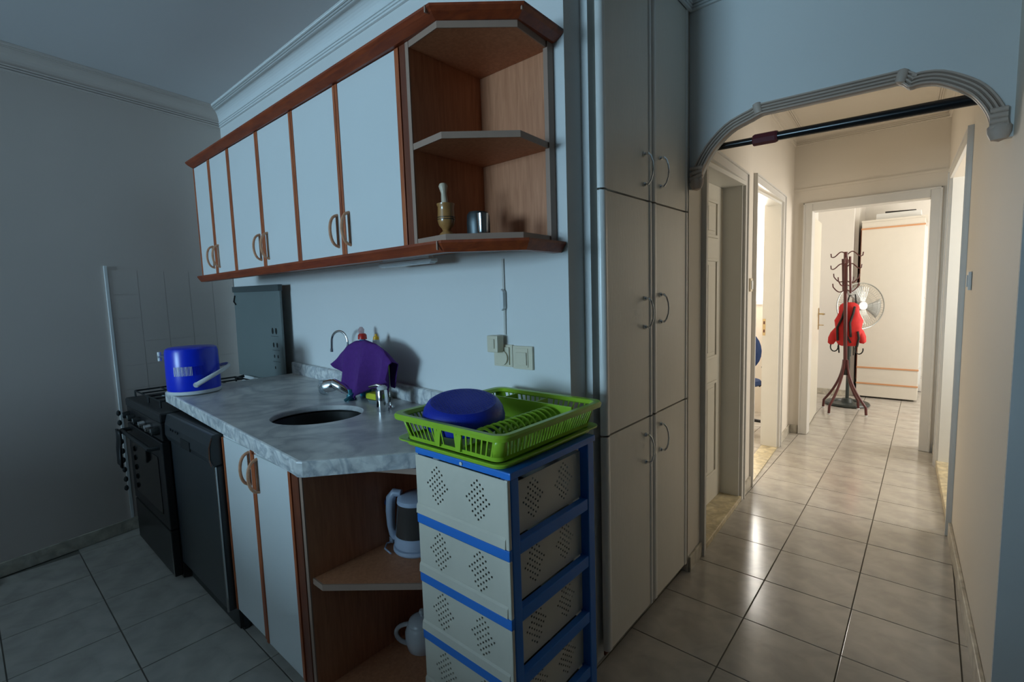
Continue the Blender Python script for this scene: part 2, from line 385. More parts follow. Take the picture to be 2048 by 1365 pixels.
def cornice(name, pa, pb, na, nb, m, drop=.095, offa=.1, z=ZC):
    """from plan point pa to pb; na/nb: plan vectors (into the room, mitred) per metre of wall distance"""
    mb = MB(); prof = cornice_profile(1.0*offa, drop)
    A = [mb.bm.verts.new((pa[0]+na[0]*d, pa[1]+na[1]*d, z-.0005+h)) for d, h in prof]
    B = [mb.bm.verts.new((pb[0]+nb[0]*d, pb[1]+nb[1]*d, z-.0005+h)) for d, h in prof]
    n = len(prof)
    for i in range(n): mb.bm.faces.new((A[i], A[(i+1) % n], B[(i+1) % n], B[i]))
    mb.bm.faces.new(A[::-1]); mb.bm.faces.new(B)
    return struct(mb.build(name, m, smooth=False))
cr_ = (lx(1.333), 1.333)
cornice('trim_1', (cr_[0], 1.3325), (-.901, 1.3325), (1.55, -1), (0, -1), 'plaster')
cornice('trim_2', (lx(-5.4), -5.4), (cr_[0], 1.333), (1.6, 0), (1.6, -1), 'lwall')  # same plaster as the other cornice, toned darker for its weaker light
cornice('trim_3', (-.8285, 1.32), (-.8285, YA-.0005), (1, 0), (1, -1), 'plaster', drop=.115)
cornice('trim_4', (-.8285, YA-.0005), (rx(2.2)-.001, YA-.0005), (1, -1), (-1, -1), 'plaster', drop=.115)
cornice('trim_5', (cx(2.34), 2.34), (cx(4.999), 4.999), (1, 0), (1, -1), 'cream', drop=.085)
cornice('trim_6', (cx(4.999), 4.999), (rx(4.999), 4.999), (1, -1), (-1, -1), 'cream', drop=.085)
cornice('trim_7', (rx(2.34), 2.34), (rx(4.999), 4.999), (-1, 0), (-1, -1), 'cream', drop=.085)

# skirtings
def skirt(name, pts, nrm, h=.075, t=.012, m='skirt'):
    mb = MB(); mb.prism([pts[0], pts[1], (pts[1][0]+nrm[0]*t, pts[1][1]+nrm[1]*t), (pts[0][0]+nrm[0]*t, pts[0][1]+nrm[1]*t)], .0002, h)
    return struct(mb.build(name, m, bevel=.003))
skirt('baseboard_left', [(lx(-5.4)+.0005, -5.4), (lx(1.33)+.0005, 1.33)], (1, .0))
skirt('baseboard_corridor_left', [(cx(2.2)+.0005, 2.205), (cx(D1a-.03)+.0005, D1a-.03)], (1, 0))
skirt('baseboard_corridor_middle', [(cx(3.25)+.0005, 3.25), (cx(D2a-.035)+.0005, D2a-.035)], (1, 0))
skirt('baseboard_corridor_far', [(cx(4.53)+.0005, 4.53), (cx(4.99)+.0005, 4.985)], (1, 0))
skirt('baseboard_corridor_right', [(rx(YR)-.0005, YR), (rx(3.34)-.0005, 3.34)], (-1, 0), h=.085, t=.014)
skirt('baseboard_corridor_right_far', [(rx(4.66)-.0005, 4.66), (rx(4.985)-.0005, 4.985)], (-1, 0))
skirt('baseboard_end', [(cx(5)+.013, YE-.0005), (EO[0]-.075, YE-.0005)], (0, -1))
skirt('baseboard_bedroom', [(-1.049, 6.9995), (-.70, 6.9995)], (0, -1))

# backsplash tiles on the left wall with a white edge strip
bs = struct(MB().prism([(lx(.615)+.0003, .615), (lx(1.325)+.0003, 1.325), (lx(1.325)+.004, 1.325), (lx(.615)+.004, .615)], .0, 1.578).build('wall_tile_bed', 'lwall'))
for i in range(5):
    for j in range(11):
        y0 = .62+i*.142; z0 = .005+j*.1428
        MB().prism([(lx(y0)+.004, y0), (lx(y0+.14)+.004, y0+.14), (lx(y0+.14)+.0062, y0+.14), (lx(y0)+.0062, y0)], z0, z0+.1408).build('wall_tile', 'lwall', bs)
struct(MB().prism([(lx(.600)+.0003, .600), (lx(.616)+.0003, .616), (lx(.616)+.011, .616), (lx(.600)+.011, .600)], 0.076, 1.60).build('trim_8', 'plaster', bevel=.002))

# ------------------------------------------------------------------ arch
INN = [(-.790, 1.80), (-.775, 1.862), (-.726, 1.946), (-.658, 2.007), (-.60, 2.030), (-.575, 2.037), (-.560, 2.043), (-.536, 2.050), (-.368, 2.049), (-.109, 2.041), (-.094, 2.032), (-.078, 2.017), (-.051, 2.019), (-.008, 2.010), (.042, 1.979), (.079, 1.946), (.109, 1.899), (.125, 1.854), (.130, 1.80)]
def arch():
    # centre line of the moulding runs 22 mm outside the soffit line
    xr = rx(YA)
    def smooth(P_):
        out = []
        for i in range(len(P_)-1):
            p0, p1, p2, p3 = P_[max(i-1, 0)], P_[i], P_[i+1], P_[min(i+2, len(P_)-1)]
            for k in range(3):
                t = k/3; out.append(tuple(.5*((2*p1[j])+(-p0[j]+p2[j])*t+(2*p0[j]-5*p1[j]+4*p2[j]-p3[j])*t*t+(-p0[j]+3*p1[j]-3*p2[j]+p3[j])*t**3) for j in (0, 1)))
        return out+[P_[-1]]
    soff = smooth(INN[:8])+smooth(INN[8:]) if False else smooth(INN[:8])+smooth(INN[9:])
    poly = [(-.83, 1.80)]+soff+[(xr+.02, 1.80), (xr+.02, ZC), (-.83, ZC)]
    mb = MB(); mb.ext(poly, 1, YA, YA+.03)
    o = struct(mb.build('wall_arch', 'wall'))
    # ridged moulding following the soffit
    P = [Vector((x, z)) for x, z in soff[1:-1]]
    prof = []
    W = .046
    ks = 4
    for i in range(ks):
        a = W*i/ks; b = W*(i+1)/ks
        prof += [(a+.0005, .004), (a+.003, .015), (b-.004, .018), (b-.001, .008)]
    mb = MB(); rows = []
    for i, p in enumerate(P):
        t = (P[min(i+1, len(P)-1)]-P[max(i-1, 0)]).normalized(); n = Vector((-t.y, t.x))
        L = [(0, -.006), *[(d, -h) for d, h in prof], (W, .0)]
        rows.append([mb.bm.verts.new((p.x+n.x*(d-.004), YA+y, p.y+n.y*(d-.004))) for d, y in L]+[mb.bm.verts.new((p.x+n.x*(-.004), YA+.0, p.y+n.y*(-.004)))])
    for a, b in zip(rows, rows[1:]):
        for k in range(len(a)-1): mb.bm.faces.new((a[k], a[k+1], b[k+1], b[k]))
        mb.bm.faces.new((a[-1], a[0], b[0], b[-1]))
    mb.bm.faces.new(rows[0][::-1]); mb.bm.faces.new(rows[-1])
    m = mb.build('arch_moulding', 'archm', o)
    # knuckles where the straight run meets the arcs, and the two fluted feet
    for x, z, s in ((-.552, 2.072, -1), (-.100, 2.058, 1)):
        b = MB(); b.lathe([(.004, -.024), (.015, -.020), (.017, 0), (.015, .02), (.004, .025)], (x, YA-.010, z), 14, (s*.25, 0, 1)); b.build('arch_knuckle', 'archm', o, smooth=True)
    for xa, xb in ((-.826, -.765), (.118, .166)):
        for k in range(4):
            z = 1.835+.0165*k; dx = .006*(3-k) if xa < -.5 else 0
            b = MB(); b.tube([(xa+.004, YA-.012, z-dx), (xb-.003, YA-.012, z+dx*.3)], .009, 10); b.build('arch_foot_flute', 'archm', o, smooth=True)
        b = MB(); b.lathe([(.0, -.035), (.018, -.028), (.026, -.008), (.027, .01), (.02, .02)], ((xa+xb)/2+.004*(xa > 0), YA-.004, 1.824), 16, sx=1.1, sy=.7); b.build('arch_foot_boss', 'archm', o, smooth=True)
    return o
arch()
t = thing('curtain_pole', 'black telescopic metal pole wedged across the archway under its moulding', 'pole', (-.3, 2.262, 1.94))
def bz(x): return 1.975-.0283*(x+.75)
MB().tube([(-.822, 2.262, bz(-.822)), (-.50, 2.262, bz(-.5))], .0142, 14).build('thin_tube', 'bar', t, smooth=True)
MB().tube([(-.495, 2.262, bz(-.495)), (.166, 2.262, bz(.166))], [.0175, .020], 16).build('thick_tube', 'bar', t, smooth=True)
mb = MB(); mb.tube([(-.585, 2.262, bz(-.585)), (-.58, 2.262, bz(-.58)), (-.50, 2.262, bz(-.5)), (-.492, 2.262, bz(-.492))], [.021, .024, .024, .021], 8); mb.build('grip', 'grip', t, label='maroon grip sleeve')
MB().tube([(-.8335, 2.262, bz(-.83)), (-.815, 2.262, bz(-.815))], [.026, .018], 12).build('end_cap', 'blackm', t)

# ------------------------------------------------------------------ corridor doors
def six_panel(parent, xf, y0, y1, z0, z1, m='ddoor', face=1):
    """recessed fields drawn as frames on a leaf whose face is x = xf"""
    w_ = (y1-y0-.30)/2
    for c in range(2):
        a = y0+.10+c*(w_+.10); b = a+w_
        for za, zb in ((z0+.17, z0+.76), (z0+.90, z0+1.50), (z0+1.62, z0+1.84)):
            mb = MB()
            for (ya, yb, zc, zd) in ((a, b, za, za+.018), (a, b, zb-.018, zb), (a, a+.018, za+.018, zb-.018), (b-.018, b, za+.018, zb-.018)): mb.box(xf, xf+face*.009, ya, yb, zc, zd)
            mb.box(xf, xf+face*.006, a+.04, b-.04, za+.04, zb-.04)
            mb.build('door_field', m, parent, bevel=.003)
xd = -.985
d = struct(MB().box(xd-.04, xd, D1a+.0, D1b-.0, .035, 1.965).build('door_1', 'ddoor'))
six_panel(d, xd, D1a+.02, D1b-.02, .035, 1.965)
for y in (D1b-.016,):
    struct(MB().box(-1.06, cx(3.18)+.0, y, D1b-.0005, .03, 1.99).build('trim_10', 'jamb'))
struct(MB().box(-1.06, cx(D1a)+.0, D1a-.016, D1a+.0, .03, 1.99).build('trim_11', 'jamb'))
struct(MB().box(-1.06, cx(2.8), D1a-.016, D1b, 1.966, 1.9895).build('trim_12', 'jamb'))
def casing(name, yA, yB, top, fx, side, m='greyjamb', w_=.055, t_=.016):
    mb = MB(); 
    for y0, y1, z0, z1 in ((yA-w_, yA, 0.001, top+w_), (yB, yB+w_, 0.001, top+w_), (yA, yB, top, top+w_)):
        mb.prism([(fx(y0)+side*.0005, y0), (fx(y1)+side*.0005, y1), (fx(y1)+side*t_, y1), (fx(y0)+side*t_, y0)], z0, z1)
    for y0, y1, z0, z1 in ((yA-w_+.001, yA-w_+.014, .002, top+w_-.012), (yB+w_-.014, yB+w_-.001, .002, top+w_-.012), (yA-w_+.001, yB+w_-.001, top+w_-.011, top+w_-.001)):
        mb.prism([(fx(y0)+side*(t_+.0002), y0), (fx(y1)+side*(t_+.0002), y1), (fx(y1)+side*(t_+.008), y1), (fx(y0)+side*(t_+.008), y0)], z0, z1)
    return struct(mb.build(name, m))
casing('trim_13', D1a, D1b, 1.99, cx, 1)
casing('trim_14', D2a, D2b, 2.03, cx, 1)
casing('trim_15', R1a, R1b, 2.06, rx, -1, 'greyjamb', .06)
sl = struct(MB().prism([(cx(D1a)+.012, D1a-.03), (cx(D1b)+.012, D1b+.05), (-1.06, D1b+.05), (-1.06, D1a-.03)], .0002, .033).build('trim_16', 'sill', bevel=.004))
struct(MB().prism([(cx(D2a)+.004, D2a), (cx(D2b)+.004, D2b), (cx(D2b)-.115, D2b), (cx(D2a)-.115, D2a)], .0002, .008).build('trim_17', 'sill'))
struct(MB().prism([(rx(R1a)-.010, R1a), (rx(R1b)-.010, R1b), (rx(R1b)+.17, R1b), (rx(R1a)+.17, R1a)], .0002, .06).build('trim_18', 'sill', bevel=.004))
# second door: open leaf turned away inside, its jamb with strike plate shows
j2 = struct(MB().box(cx(D2b)-.125, cx(D2b)-.0005, D2b-.022, D2b-.0005, .008, 2.03).build('trim_19', 'jamb'))
MB().box(cx(D2b)-.123, cx(D2b)-.101, D2b-.0236, D2b-.022, .95, 1.09).build('strike_plate', 'brass', j2, label='brass strike plate')
MB().box(cx(D2b)-.117, cx(D2b)-.106, D2b-.0248, D2b-.0236, 1.045, 1.07).box(cx(D2b)-.117, cx(D2b)-.106, D2b-.0248, D2b-.0236, .975, 1.0).build('latch_hole', 'rackc', j2)
struct(MB().box(cx(D2a)-.12, cx(D2a)-.0005, D2a+.0005, D2a+.02, .008, 2.03).build('trim_20', 'jamb'))
struct(MB().box(cx(4)-.12, cx(4)-.02, D2a+.02, D2b-.022, 2.009, 2.0295).build('trim_21', 'jamb'))
# right doorway reveal
struct(MB().box(rx(R1b)+.0, rx(R1b)+.17, R1b-.02, R1b-.0005, .06, 2.06).build('trim_22', 'jamb'))
struct(MB().box(rx(R1b)+.125, rx(R1b)+.83, R1b+.0005, R1b+.037, .07, 2.03).build('door_2', 'ddoor'))
# bedroom door frame and open leaf
mb = MB(); F0, F1, FZ = EO
for a, b, z0, z1 in ((F0-.07, F0, .001, FZ+.07), (F1, F1+.07, .001, FZ+.07), (F0, F1, FZ, FZ+.07)): mb.box(a, b, YE-.018, YE+.118, z0, z1)
for a, b, z0, z1 in ((F0-.07, F0-.055, .001, FZ+.075), (F1+.055, F1+.07, .001, FZ+.075), (F0-.07, F1+.07, FZ+.06, FZ+.075)): mb.box(a, b, YE-.026, YE-.018, z0, z1)
struct(mb.build('trim_23', 'greyjamb', bevel=.004))
dl = struct(MB().prism([(-.825, 5.12), (-.862, 5.90), (-.900, 5.898), (-.863, 5.118)], .012, 1.985).build('door_3', 'ddoor', bevel=.003))
mb = MB()
hx = -.858
mb.box(hx-.001, hx+.006, 5.80, 5.835, .90, 1.12); mb.build('handle_plate', 'brass', dl)
mb = MB(); mb.tube([(hx+.006, 5.817, 1.06), (hx+.05, 5.817, 1.06), (hx+.055, 5.80, 1.06), (hx+.055, 5.72, 1.06)], .008, 8); mb.build('door_handle', 'brass', dl, smooth=True)
mb = MB(); mb.tube([(hx+.006, 5.817, .945), (hx+.05, 5.817, .945)], .005, 8); mb.build('door_key', 'brass', dl, smooth=True)

# switches
def wall_switch(name, label, x, y, z, side, w_=.045, h_=.085, m='ivory'):
    t = thing(name, label, 'switch', (x, y, z-h_/2))
    s = side
    MB().box(min(x, x+s*.012), max(x, x+s*.012), y-w_/2, y+w_/2, z-h_/2, z+h_/2, bev=.003).build('frame', m, t)
    MB().box(min(x+s*.012, x+s*.017), max(x+s*.012, x+s*.017), y-w_/2+.008, y+w_/2-.008, z-h_/2+.015, z+h_/2-.015, bev=.002).build('rocker', 'white', t)
    return t
wall_switch('light_switch', 'ivory wall switch between the two doorways on the corridor left side', cx(3.39)+.0008, 3.38, 1.372, 1)
wall_switch('light_switch', 'small white switch on the cream corridor wall beside the right doorway', rx(3.10)-.0008, 3.10, 1.355, -1, m='white')

# ------------------------------------------------------------------ bedroom: wardrobe, coat stand, bag, fan
wt = thing('wardrobe', 'cream laminate wardrobe with peach trim lines at the back of the far room', 'wardrobe', (-.33, 7.35, 0))
WX0, WX1, WY0, WY1 = -.625, -.062, 7.02, 7.70
MB().box(WX0, WX1, WY0, WY1, .02, 2.06).build('side_panel', 'ward', wt, bevel=.002)
MB().box(WX0-.008, WX0-.0005, WY0+.005, WY1, .22, 2.0).build('gap_shade', 'stile', wt, label='dark strip for the shaded gap')  # dark strip coloured in for the shaded gap beside the wardrobe
for z in (1.985, .365, .175):
    MB().box(WX0-.004, WX1+.004, WY0-.006, WY0-.0003, z-.009, z+.009).build('trim_line', 'trimo', wt)
MB().box(WX0-.003, WX1+.02, WY0-.010, WY1+.01, 2.06, 2.08).build('top_panel', 'ward', wt)
for z0, z1 in ((.20, .345), (.39, 1.96)):
    dr = MB().box(WX1+.0005, WX1+.02, WY0+.02, WY1-.02, z0, z1).build('front_panel', 'white', wt)
    MB().tube([(WX1+.02, WY0+.08, (z0+z1)/2), (WX1+.04, WY0+.08, (z0+z1)/2), (WX1+.04, WY0+.2, (z0+z1)/2), (WX1+.02, WY0+.2, (z0+z1)/2)], .005, 6).build('handle', 'chrome', dr)
b = tag(MB().box(-.50, -.10, 7.08, 7.5, 2.0805, 2.15, bev=.004).build('storage_box', 'white'), 'flat white box lying on top of the cream wardrobe', 'box')
t = tag(MB().tube([(-.42, 7.12, 2.163), (-.15, 7.2, 2.163)], .011, 8).build('rolled_tube', 'black'), 'thin black tube lying on the white box over the wardrobe', 'tube')

def coat_stand():
    x, y = -.655, 6.12
    t = thing('coat_stand', 'maroon metal coat stand with curved hooks and bent legs in the far room', 'coat stand', (x, y, 0))
    MB().tube([(x+.012, y, .40), (x-.02, y, 1.69)], .018, 14).build('pole', 'rackc', t, smooth=True)
    MB().tube([(x+.035, y-.01, 1.26), (x+.02, y-.01, 1.64)], .011, 10).build('hook_bar', 'rackc', t, smooth=True)
    MB().tube([(x-.03, y+.02, 1.28), (x-.045, y+.02, 1.62)], .011, 10).build('hook_bar', 'rackc', t, smooth=True)
    for k, (a, zz) in enumerate(((0, 1.665), (180, 1.665), (200, 1.54), (-15, 1.54), (90, 1.60), (270, 1.60), (170, 1.40), (10, 1.39), (190, 1.295), (-10, 1.30), (60, 1.36), (240, 1.36))):
        ca, sa = math.cos(R(a)), math.sin(R(a)); L = .125 if k < 6 else .10; pts = []
        for i in range(13):
            u = i/12; r = .01+L*u
            z = zz+.028*math.sin(u*math.pi*1.7)*(1-.1*u) if k < 6 else zz-.035*math.sin(u*math.pi)+.035*u
            pts.append((x-.01+r*ca, y+r*sa, z))
        pts.append((pts[-1][0]+.004*ca, pts[-1][1]+.004*sa, pts[-1][2]+.035))
        MB().tube(pts, .0055, 8).build('hook', 'rackc', t, smooth=True)
    MB().tube([(x+.012, y, .40), (x+.012, y, .46)], .028, 12).build('collar', 'blackm', t, smooth=True)
    for a in (-28, 62, 152, 242):
        ca, sa = math.cos(R(a)), math.sin(R(a)); pts = []
        for i in range(11):
            u = i/10; r = .018+.205*u**1.9; z = .56-.47*u+.0*u
            pts.append((x+.01+r*ca, y+r*sa, z))
        pts[-1] = (pts[-1][0], pts[-1][1], .09); pts.append((pts[-1][0]+.006*ca, pts[-1][1]+.006*sa, .012))
        lg = MB().tube(pts, .0125, 10).build('leg', 'rackc', t, smooth=True)
        MB().tube([(pts[-1][0], pts[-1][1], 0.0005), (pts[-1][0], pts[-1][1], .012)], .014, 10).build('rubber_foot', 'white', lg)
coat_stand()
def backpack():
    x, y, z = -.640, 6.225, .93
    t = thing('backpack', 'red backpack with black straps hanging on the coat stand', 'backpack', (x, y, .70))
    mb = MB()
    import math as m_
    def f(u, v):
        th = u*2*math.pi; ph = (v-.5)*math.pi
        w_ = .122*(abs(math.cos(ph))**.5)*(1.0-.22*math.sin(ph)); 
        px = w_*math.copysign(abs(math.cos(th))**.8, math.cos(th)); py = w_*.58*math.copysign(abs(math.sin(th))**.8, math.sin(th))
        zz = .235*math.sin(ph)
        px += .012*math.sin(zz*40)*math.cos(th*3)
        return (x+px, y+py, z+zz)
    mb.grid(f, 28, 18); bmesh.ops.remove_doubles(mb.bm, verts=mb.bm.verts, dist=.0008)
    mb.build('bag_body', 'bag', t, smooth=True)
    for sx, dz in ((-1, 0), (1, .02)):
        b = MB(); b.lathe([(.0, -.10), (.03, -.085), (.045, -.03), (.042, .03), (.02, .09), (0, .10)], (x+sx*.118-.012, y, .80+dz), 16, (sx*-.32, 0, 1), sx=.95, sy=1.0); b.build('side_pocket', 'bag', t, smooth=True)
    for pts in ([(.055, 1.12), (.045, 1.05), (.02, .95), (.03, .80)], [(-.03, 1.10), (-.05, 1.0), (-.09, .90), (-.085, .76)], [(-.02, .90), (-.01, .82), (.03, .74)], [(.09, .86), (.10, .79), (.085, .70)]):
        P_ = [(x+a, y-.052-.03*math.sin(max(0, min(1, (zz-.70)/.45))*math.pi), zz) for a, zz in pts]
        MB().tube(P_, [.011]*len(P_), 8, flat=1.6).build('shoulder_strap', 'strapk', t)
    for a, zz in ((-.12, .72), (.10, .70)):
        P_ = [(x+a+.035*math.cos(R(k)), y-.01, zz-.035+.05*math.sin(R(k))) for k in range(150, 400, 25)]
        MB().tube(P_, .006, 6).build('loose_strap', 'strapk', t)
    MB().tube([(x+.05, y-.01, .74), (x+.052, y-.01, .60)], .005, 6).build('loose_strap', 'strapk', t)
    MB().tube([(x-.085, y-.01, .74), (x-.075, y-.01, .62)], .007, 6).build('loose_strap', 'strapk', t)
    MB().tube([(x-.02, y+.0, 1.145), (x-.0, y-.0, 1.235), (x+.05, y-.0, 1.245), (x+.06, y, 1.15)], .007, 8).build('top_loop', 'strapk', t)
backpack()
def fan():
    x, y = -.66, 6.52
    t = thing('pedestal_fan', 'pedestal fan with round wire guard and dark base behind the coat stand', 'fan', (x, y, 0))
    MB().lathe([(.0, .0005), (.20, .0005), (.215, .012), (.205, .03), (.12, .035), (.115, .022), (.06, .03), (.045, .07), (0, .075)], (x, y, 0), 40).build('base', 'base', t, smooth=True)
    MB().tube([(x, y, .07), (x, y, 1.02)], .017, 14).build('pole', 'base', t, smooth=True)
    MB().tube([(x, y, .55), (x, y, .72)], .024, 14).build('height_collar', 'base', t, smooth=True)
    c = Vector((x+.098, y-.07, 1.115)); ax = Vector((.62, -.78, .05)).normalized()
    MB().tube([(x, y, 1.0), (x+.02, y-.01, 1.08), tuple(c-ax*.09)], .022, 10).build('neck', 'base', t, smooth=True)
    MB().lathe([(0, -.16), (.045, -.15), (.055, -.08), (.05, -.03), (0, -.025)], c, 20, ax).build('motor_housing', 'base', t, smooth=True)
    q = Vector((0, 0, 1)).rotation_difference(ax)
    Rg = .25
    def ring(r, h): return [c+q @ Vector((r*math.cos(2*math.pi*i/48), r*math.sin(2*math.pi*i/48), h)) for i in range(48)]
    mb = MB(); mb.tube(ring(Rg, 0), .006, 8, closed=True); gd = mb.build('guard_rim', 'fanw', t, smooth=True)
    mb = MB()
    for k in range(56):
        a = 2*math.pi*k/56
        for s_ in (1, -1):
            pts = [c+q @ Vector((r*math.cos(a+.0*r), r*math.sin(a), s_*.045*math.sqrt(max(0, 1-(r/Rg)**2)))) for r in (.05, .11, .17, .21, Rg)]
            mb.tube(pts, .0012, 4)
    for r in (.10, .16):
        mb.tube(ring(r, .045*math.sqrt(1-(r/Rg)**2)), .0014, 4, closed=True)
    mb.build('guard_wires', 'fanw', t, kind='stuff')
    MB().lathe([(0, .046), (.045, .046), (.048, .040), (0, .038)], c, 20, ax).build('badge', 'white', t, smooth=True)
    for k in range(3):
        a0 = 2*math.pi*k/3+.5; mb = MB()
        def f(u, v, a0=a0):
            r = .03+.185*u; a = a0+(v-.5)*(.55+.9*u*(1-.45*u)); return c+q @ Vector((r*math.cos(a), r*math.sin(a), .02*(v-.5)))
        mb.grid(f, 8, 5); mb.build('blade', 'fanb', t, smooth=True, solid=.002)
fan()
def office_chair():
    x, y = -1.36, 4.88
    t = thing('office_chair', 'blue office chair glimpsed through the second corridor doorway', 'chair', (x, y, 0))
    MB().lathe([(0, -.02), (.18, -.02), (.21, .0), (.19, .03), (0, .035)], (x, y, .45), 24, sy=.9).build('seat', 'chairb', t, smooth=True)
    MB().lathe([(0, -.03), (.13, -.025), (.16, .0), (.13, .02), (0, .03)], (x, y+.17, .74), 24, (0, 1, .1), sx=1.0, sy=1.25).build('backrest', 'chairb', t, smooth=True)
    MB().tube([(x, y+.12, .46), (x, y+.21, .5), (x, y+.205, .70)], .018, 8).build('back_bar', 'blackm', t, smooth=True)
    MB().tube([(x, y, .07), (x, y, .43)], .025, 10).build('gas_lift', 'blackm', t, smooth=True)
    for s_ in (-1, 1):
        MB().tube([(x+s_*.18, y, .43), (x+s_*.24, y, .5), (x+s_*.24, y, .62), (x+s_*.24, y-.12, .63)], .014, 8).build('armrest', 'blackm', t, smooth=True)
    for k in range(5):
        a = 2*math.pi*k/5+.3; ex, ey = x+.24*math.cos(a), y+.24*math.sin(a)
        l = MB().tube([(x, y, .10), (ex, ey, .075)], [.02, .013], 8).build('base_leg', 'blackm', t, smooth=True)
        MB().lathe([(0, -.02), (.028, -.02), (.028, .02), (0, .02)], (ex, ey, .0285), 14, (math.sin(a), -math.cos(a), 0)).tube([(ex, ey, .04), (ex, ey, .08)], .008, 6).build('caster', 'blackm', l)
office_chair()

# ------------------------------------------------------------------ tall cabinet
def tall_cabinet():
    XF = -.828; y0, y1, ym = 1.477, 2.190, 1.822
    t = thing('tall_cabinet', 'cream floor to ceiling cabinet with six doors beside the archway', 'cabinet', (-1.0, 1.83, 0))
    MB().box(-1.26, XF-.024, y0+.003, y1-.004, .07, 2.56).build('body', 'cab', t)
    for (x, y) in ((XF-.06, 1.50), (XF-.06, 2.155), (-1.2, 1.50), (-1.2, 2.155)):
        MB().box(x-.02, x+.02, y-.02, y+.02, .0005, .07).build('foot', 'stile', t)
    rows = ((.055, .853), (.860, 1.696), (1.703, 2.545))
    for r_, (za, zb) in enumerate(rows):
        for c_, (ya, yb) in enumerate(((1.437, ym-.002), (ym+.002, y1+.0))):
            d = MB().box(XF-.022, XF-.004, ya+.012, yb-.012, za, zb).build('door', 'cab', t)
            for yy, s_ in ((ya, 1), (yb, -1)):       # rounded vertical edges
                mb = MB(); pts = []
                for k in range(7):
                    a = R(90*k/6); pts.append((XF-.016+.016*math.sin(a), yy+s_*(.016-.016*math.cos(a))))
                poly = [(XF-.022, yy), *pts, (XF, yy+s_*.026), (XF-.003, yy+s_*.030), (XF-.022, yy+s_*.030)]
                mb.prism(poly, za, zb); mb.build('edge_moulding', 'cabedge', d, smooth=True)
            yh = ym-.072 if c_ == 0 else ym+.070
            zh = {0: .735, 1: 1.273, 2: 1.812}[r_]+(0 if c_ == 0 else .012)
            L = .055
            pts = [(XF-.006, yh, zh-L), (XF+.014, yh, zh-L), (XF+.024, yh, zh-L*.8), (XF+.031, yh, zh-L*.4), (XF+.033, yh, zh), (XF+.031, yh, zh+L*.4), (XF+.024, yh, zh+L*.8), (XF+.014, yh, zh+L), (XF-.006, yh, zh+L)]
            h = MB().tube(pts, [.0055, .005, .004, .0036, .0036, .0036, .004, .005, .0055], 8)
            for s_ in (-1, 1): h.lathe([(0, -.004), (.009, -.004), (.009, .001), (.006, .006), (0, .006)], (XF-.0, yh, zh+s_*L), 12, (1, 0, 0))
            h.build('handle', 'chrome', d, smooth=True, label='chrome bow handle')
tall_cabinet()

# ------------------------------------------------------------------ upper cabinets
YU, ZU0, ZU1 = 1.0, 1.528, 2.152
def bow_handle(d, x, yf, z, L=.058, side=1):
    """D shaped wooden pull standing out of the door face (towards -Y)"""
    pts = []
    for k in range(13):
        a = R(-90+180*k/12); pts.append((x, yf-.034*math.cos(a)**.8 if math.cos(a) > 0 else yf, z+L*math.sin(a)))
    pts = [(x, yf+.001, z-L*1.03)]+pts[1:-1]+[(x, yf+.001, z+L*1.03)]
    h = MB().tube(pts, [.006]+[.0055]*(len(pts)-2)+[.006], 8, flat=1.2)
    h.tube([(x, yf-.004, z-L), (x, yf-.004, z+L)], .0035, 6)
    return h.build('handle', 'handlew', d, smooth=True, label='curved wooden pull')
def cab_door(t, xa, xb, za, zb, yf, sl, sr, hx, hz, th=.018):
    d = MB().box(xa+sl, xb-sr, yf, yf+th, za, zb).build('door', 'panel', t)
    if sl: MB().box(xa+.0015, xa+sl, yf-.004, yf+th, za, zb).build('edge_strip', 'strip', d, bevel=.0015)
    if sr: MB().box(xb-sr, xb-.0015, yf-.004, yf+th, za, zb).build('edge_strip', 'strip', d, bevel=.0015)
    bow_handle(d, hx, yf, hz)
    return d
UX = [-3.285, -3.035, -2.757, -2.400, -2.050, -1.690, -1.300]
names = ('the far corner', 'the middle', 'the open corner shelf')
labels = ('white wall cabinet with brown edge strips nearest the left room corner', 'white wall cabinet with brown strips, middle pair of doors in the row', 'white wall cabinet with widest looking doors, beside the open corner shelf')
for k in range(3):
    xa, xm, xb = UX[2*k], UX[2*k+1], UX[2*k+2]
    t = thing('wall_cabinet', labels[k], 'cabinet', ((xa+xb)/2, 1.16, ZU0), 'wall cabinets with white doors')
    MB().box(xa+.001, xb-.001, YU+.02, 1.331, ZU0+.002, ZU1-.002).build('body', 'beech', t)
    sl = .012 if k == 0 else .016
    cab_door(t, xa, xm, ZU0+.003, ZU1-.004, YU, sl, .016, xm-.042, ZU0+.095)
    cab_door(t, xm, xb, ZU0+.003, ZU1-.004, YU, .016, .016 if k < 2 else .022, xm+.042, ZU0+.095)
    MB().box(xb-.006, xb-.0005, YU+.012, YU+.02, ZU0, ZU1).build('stile', 'stile', t)
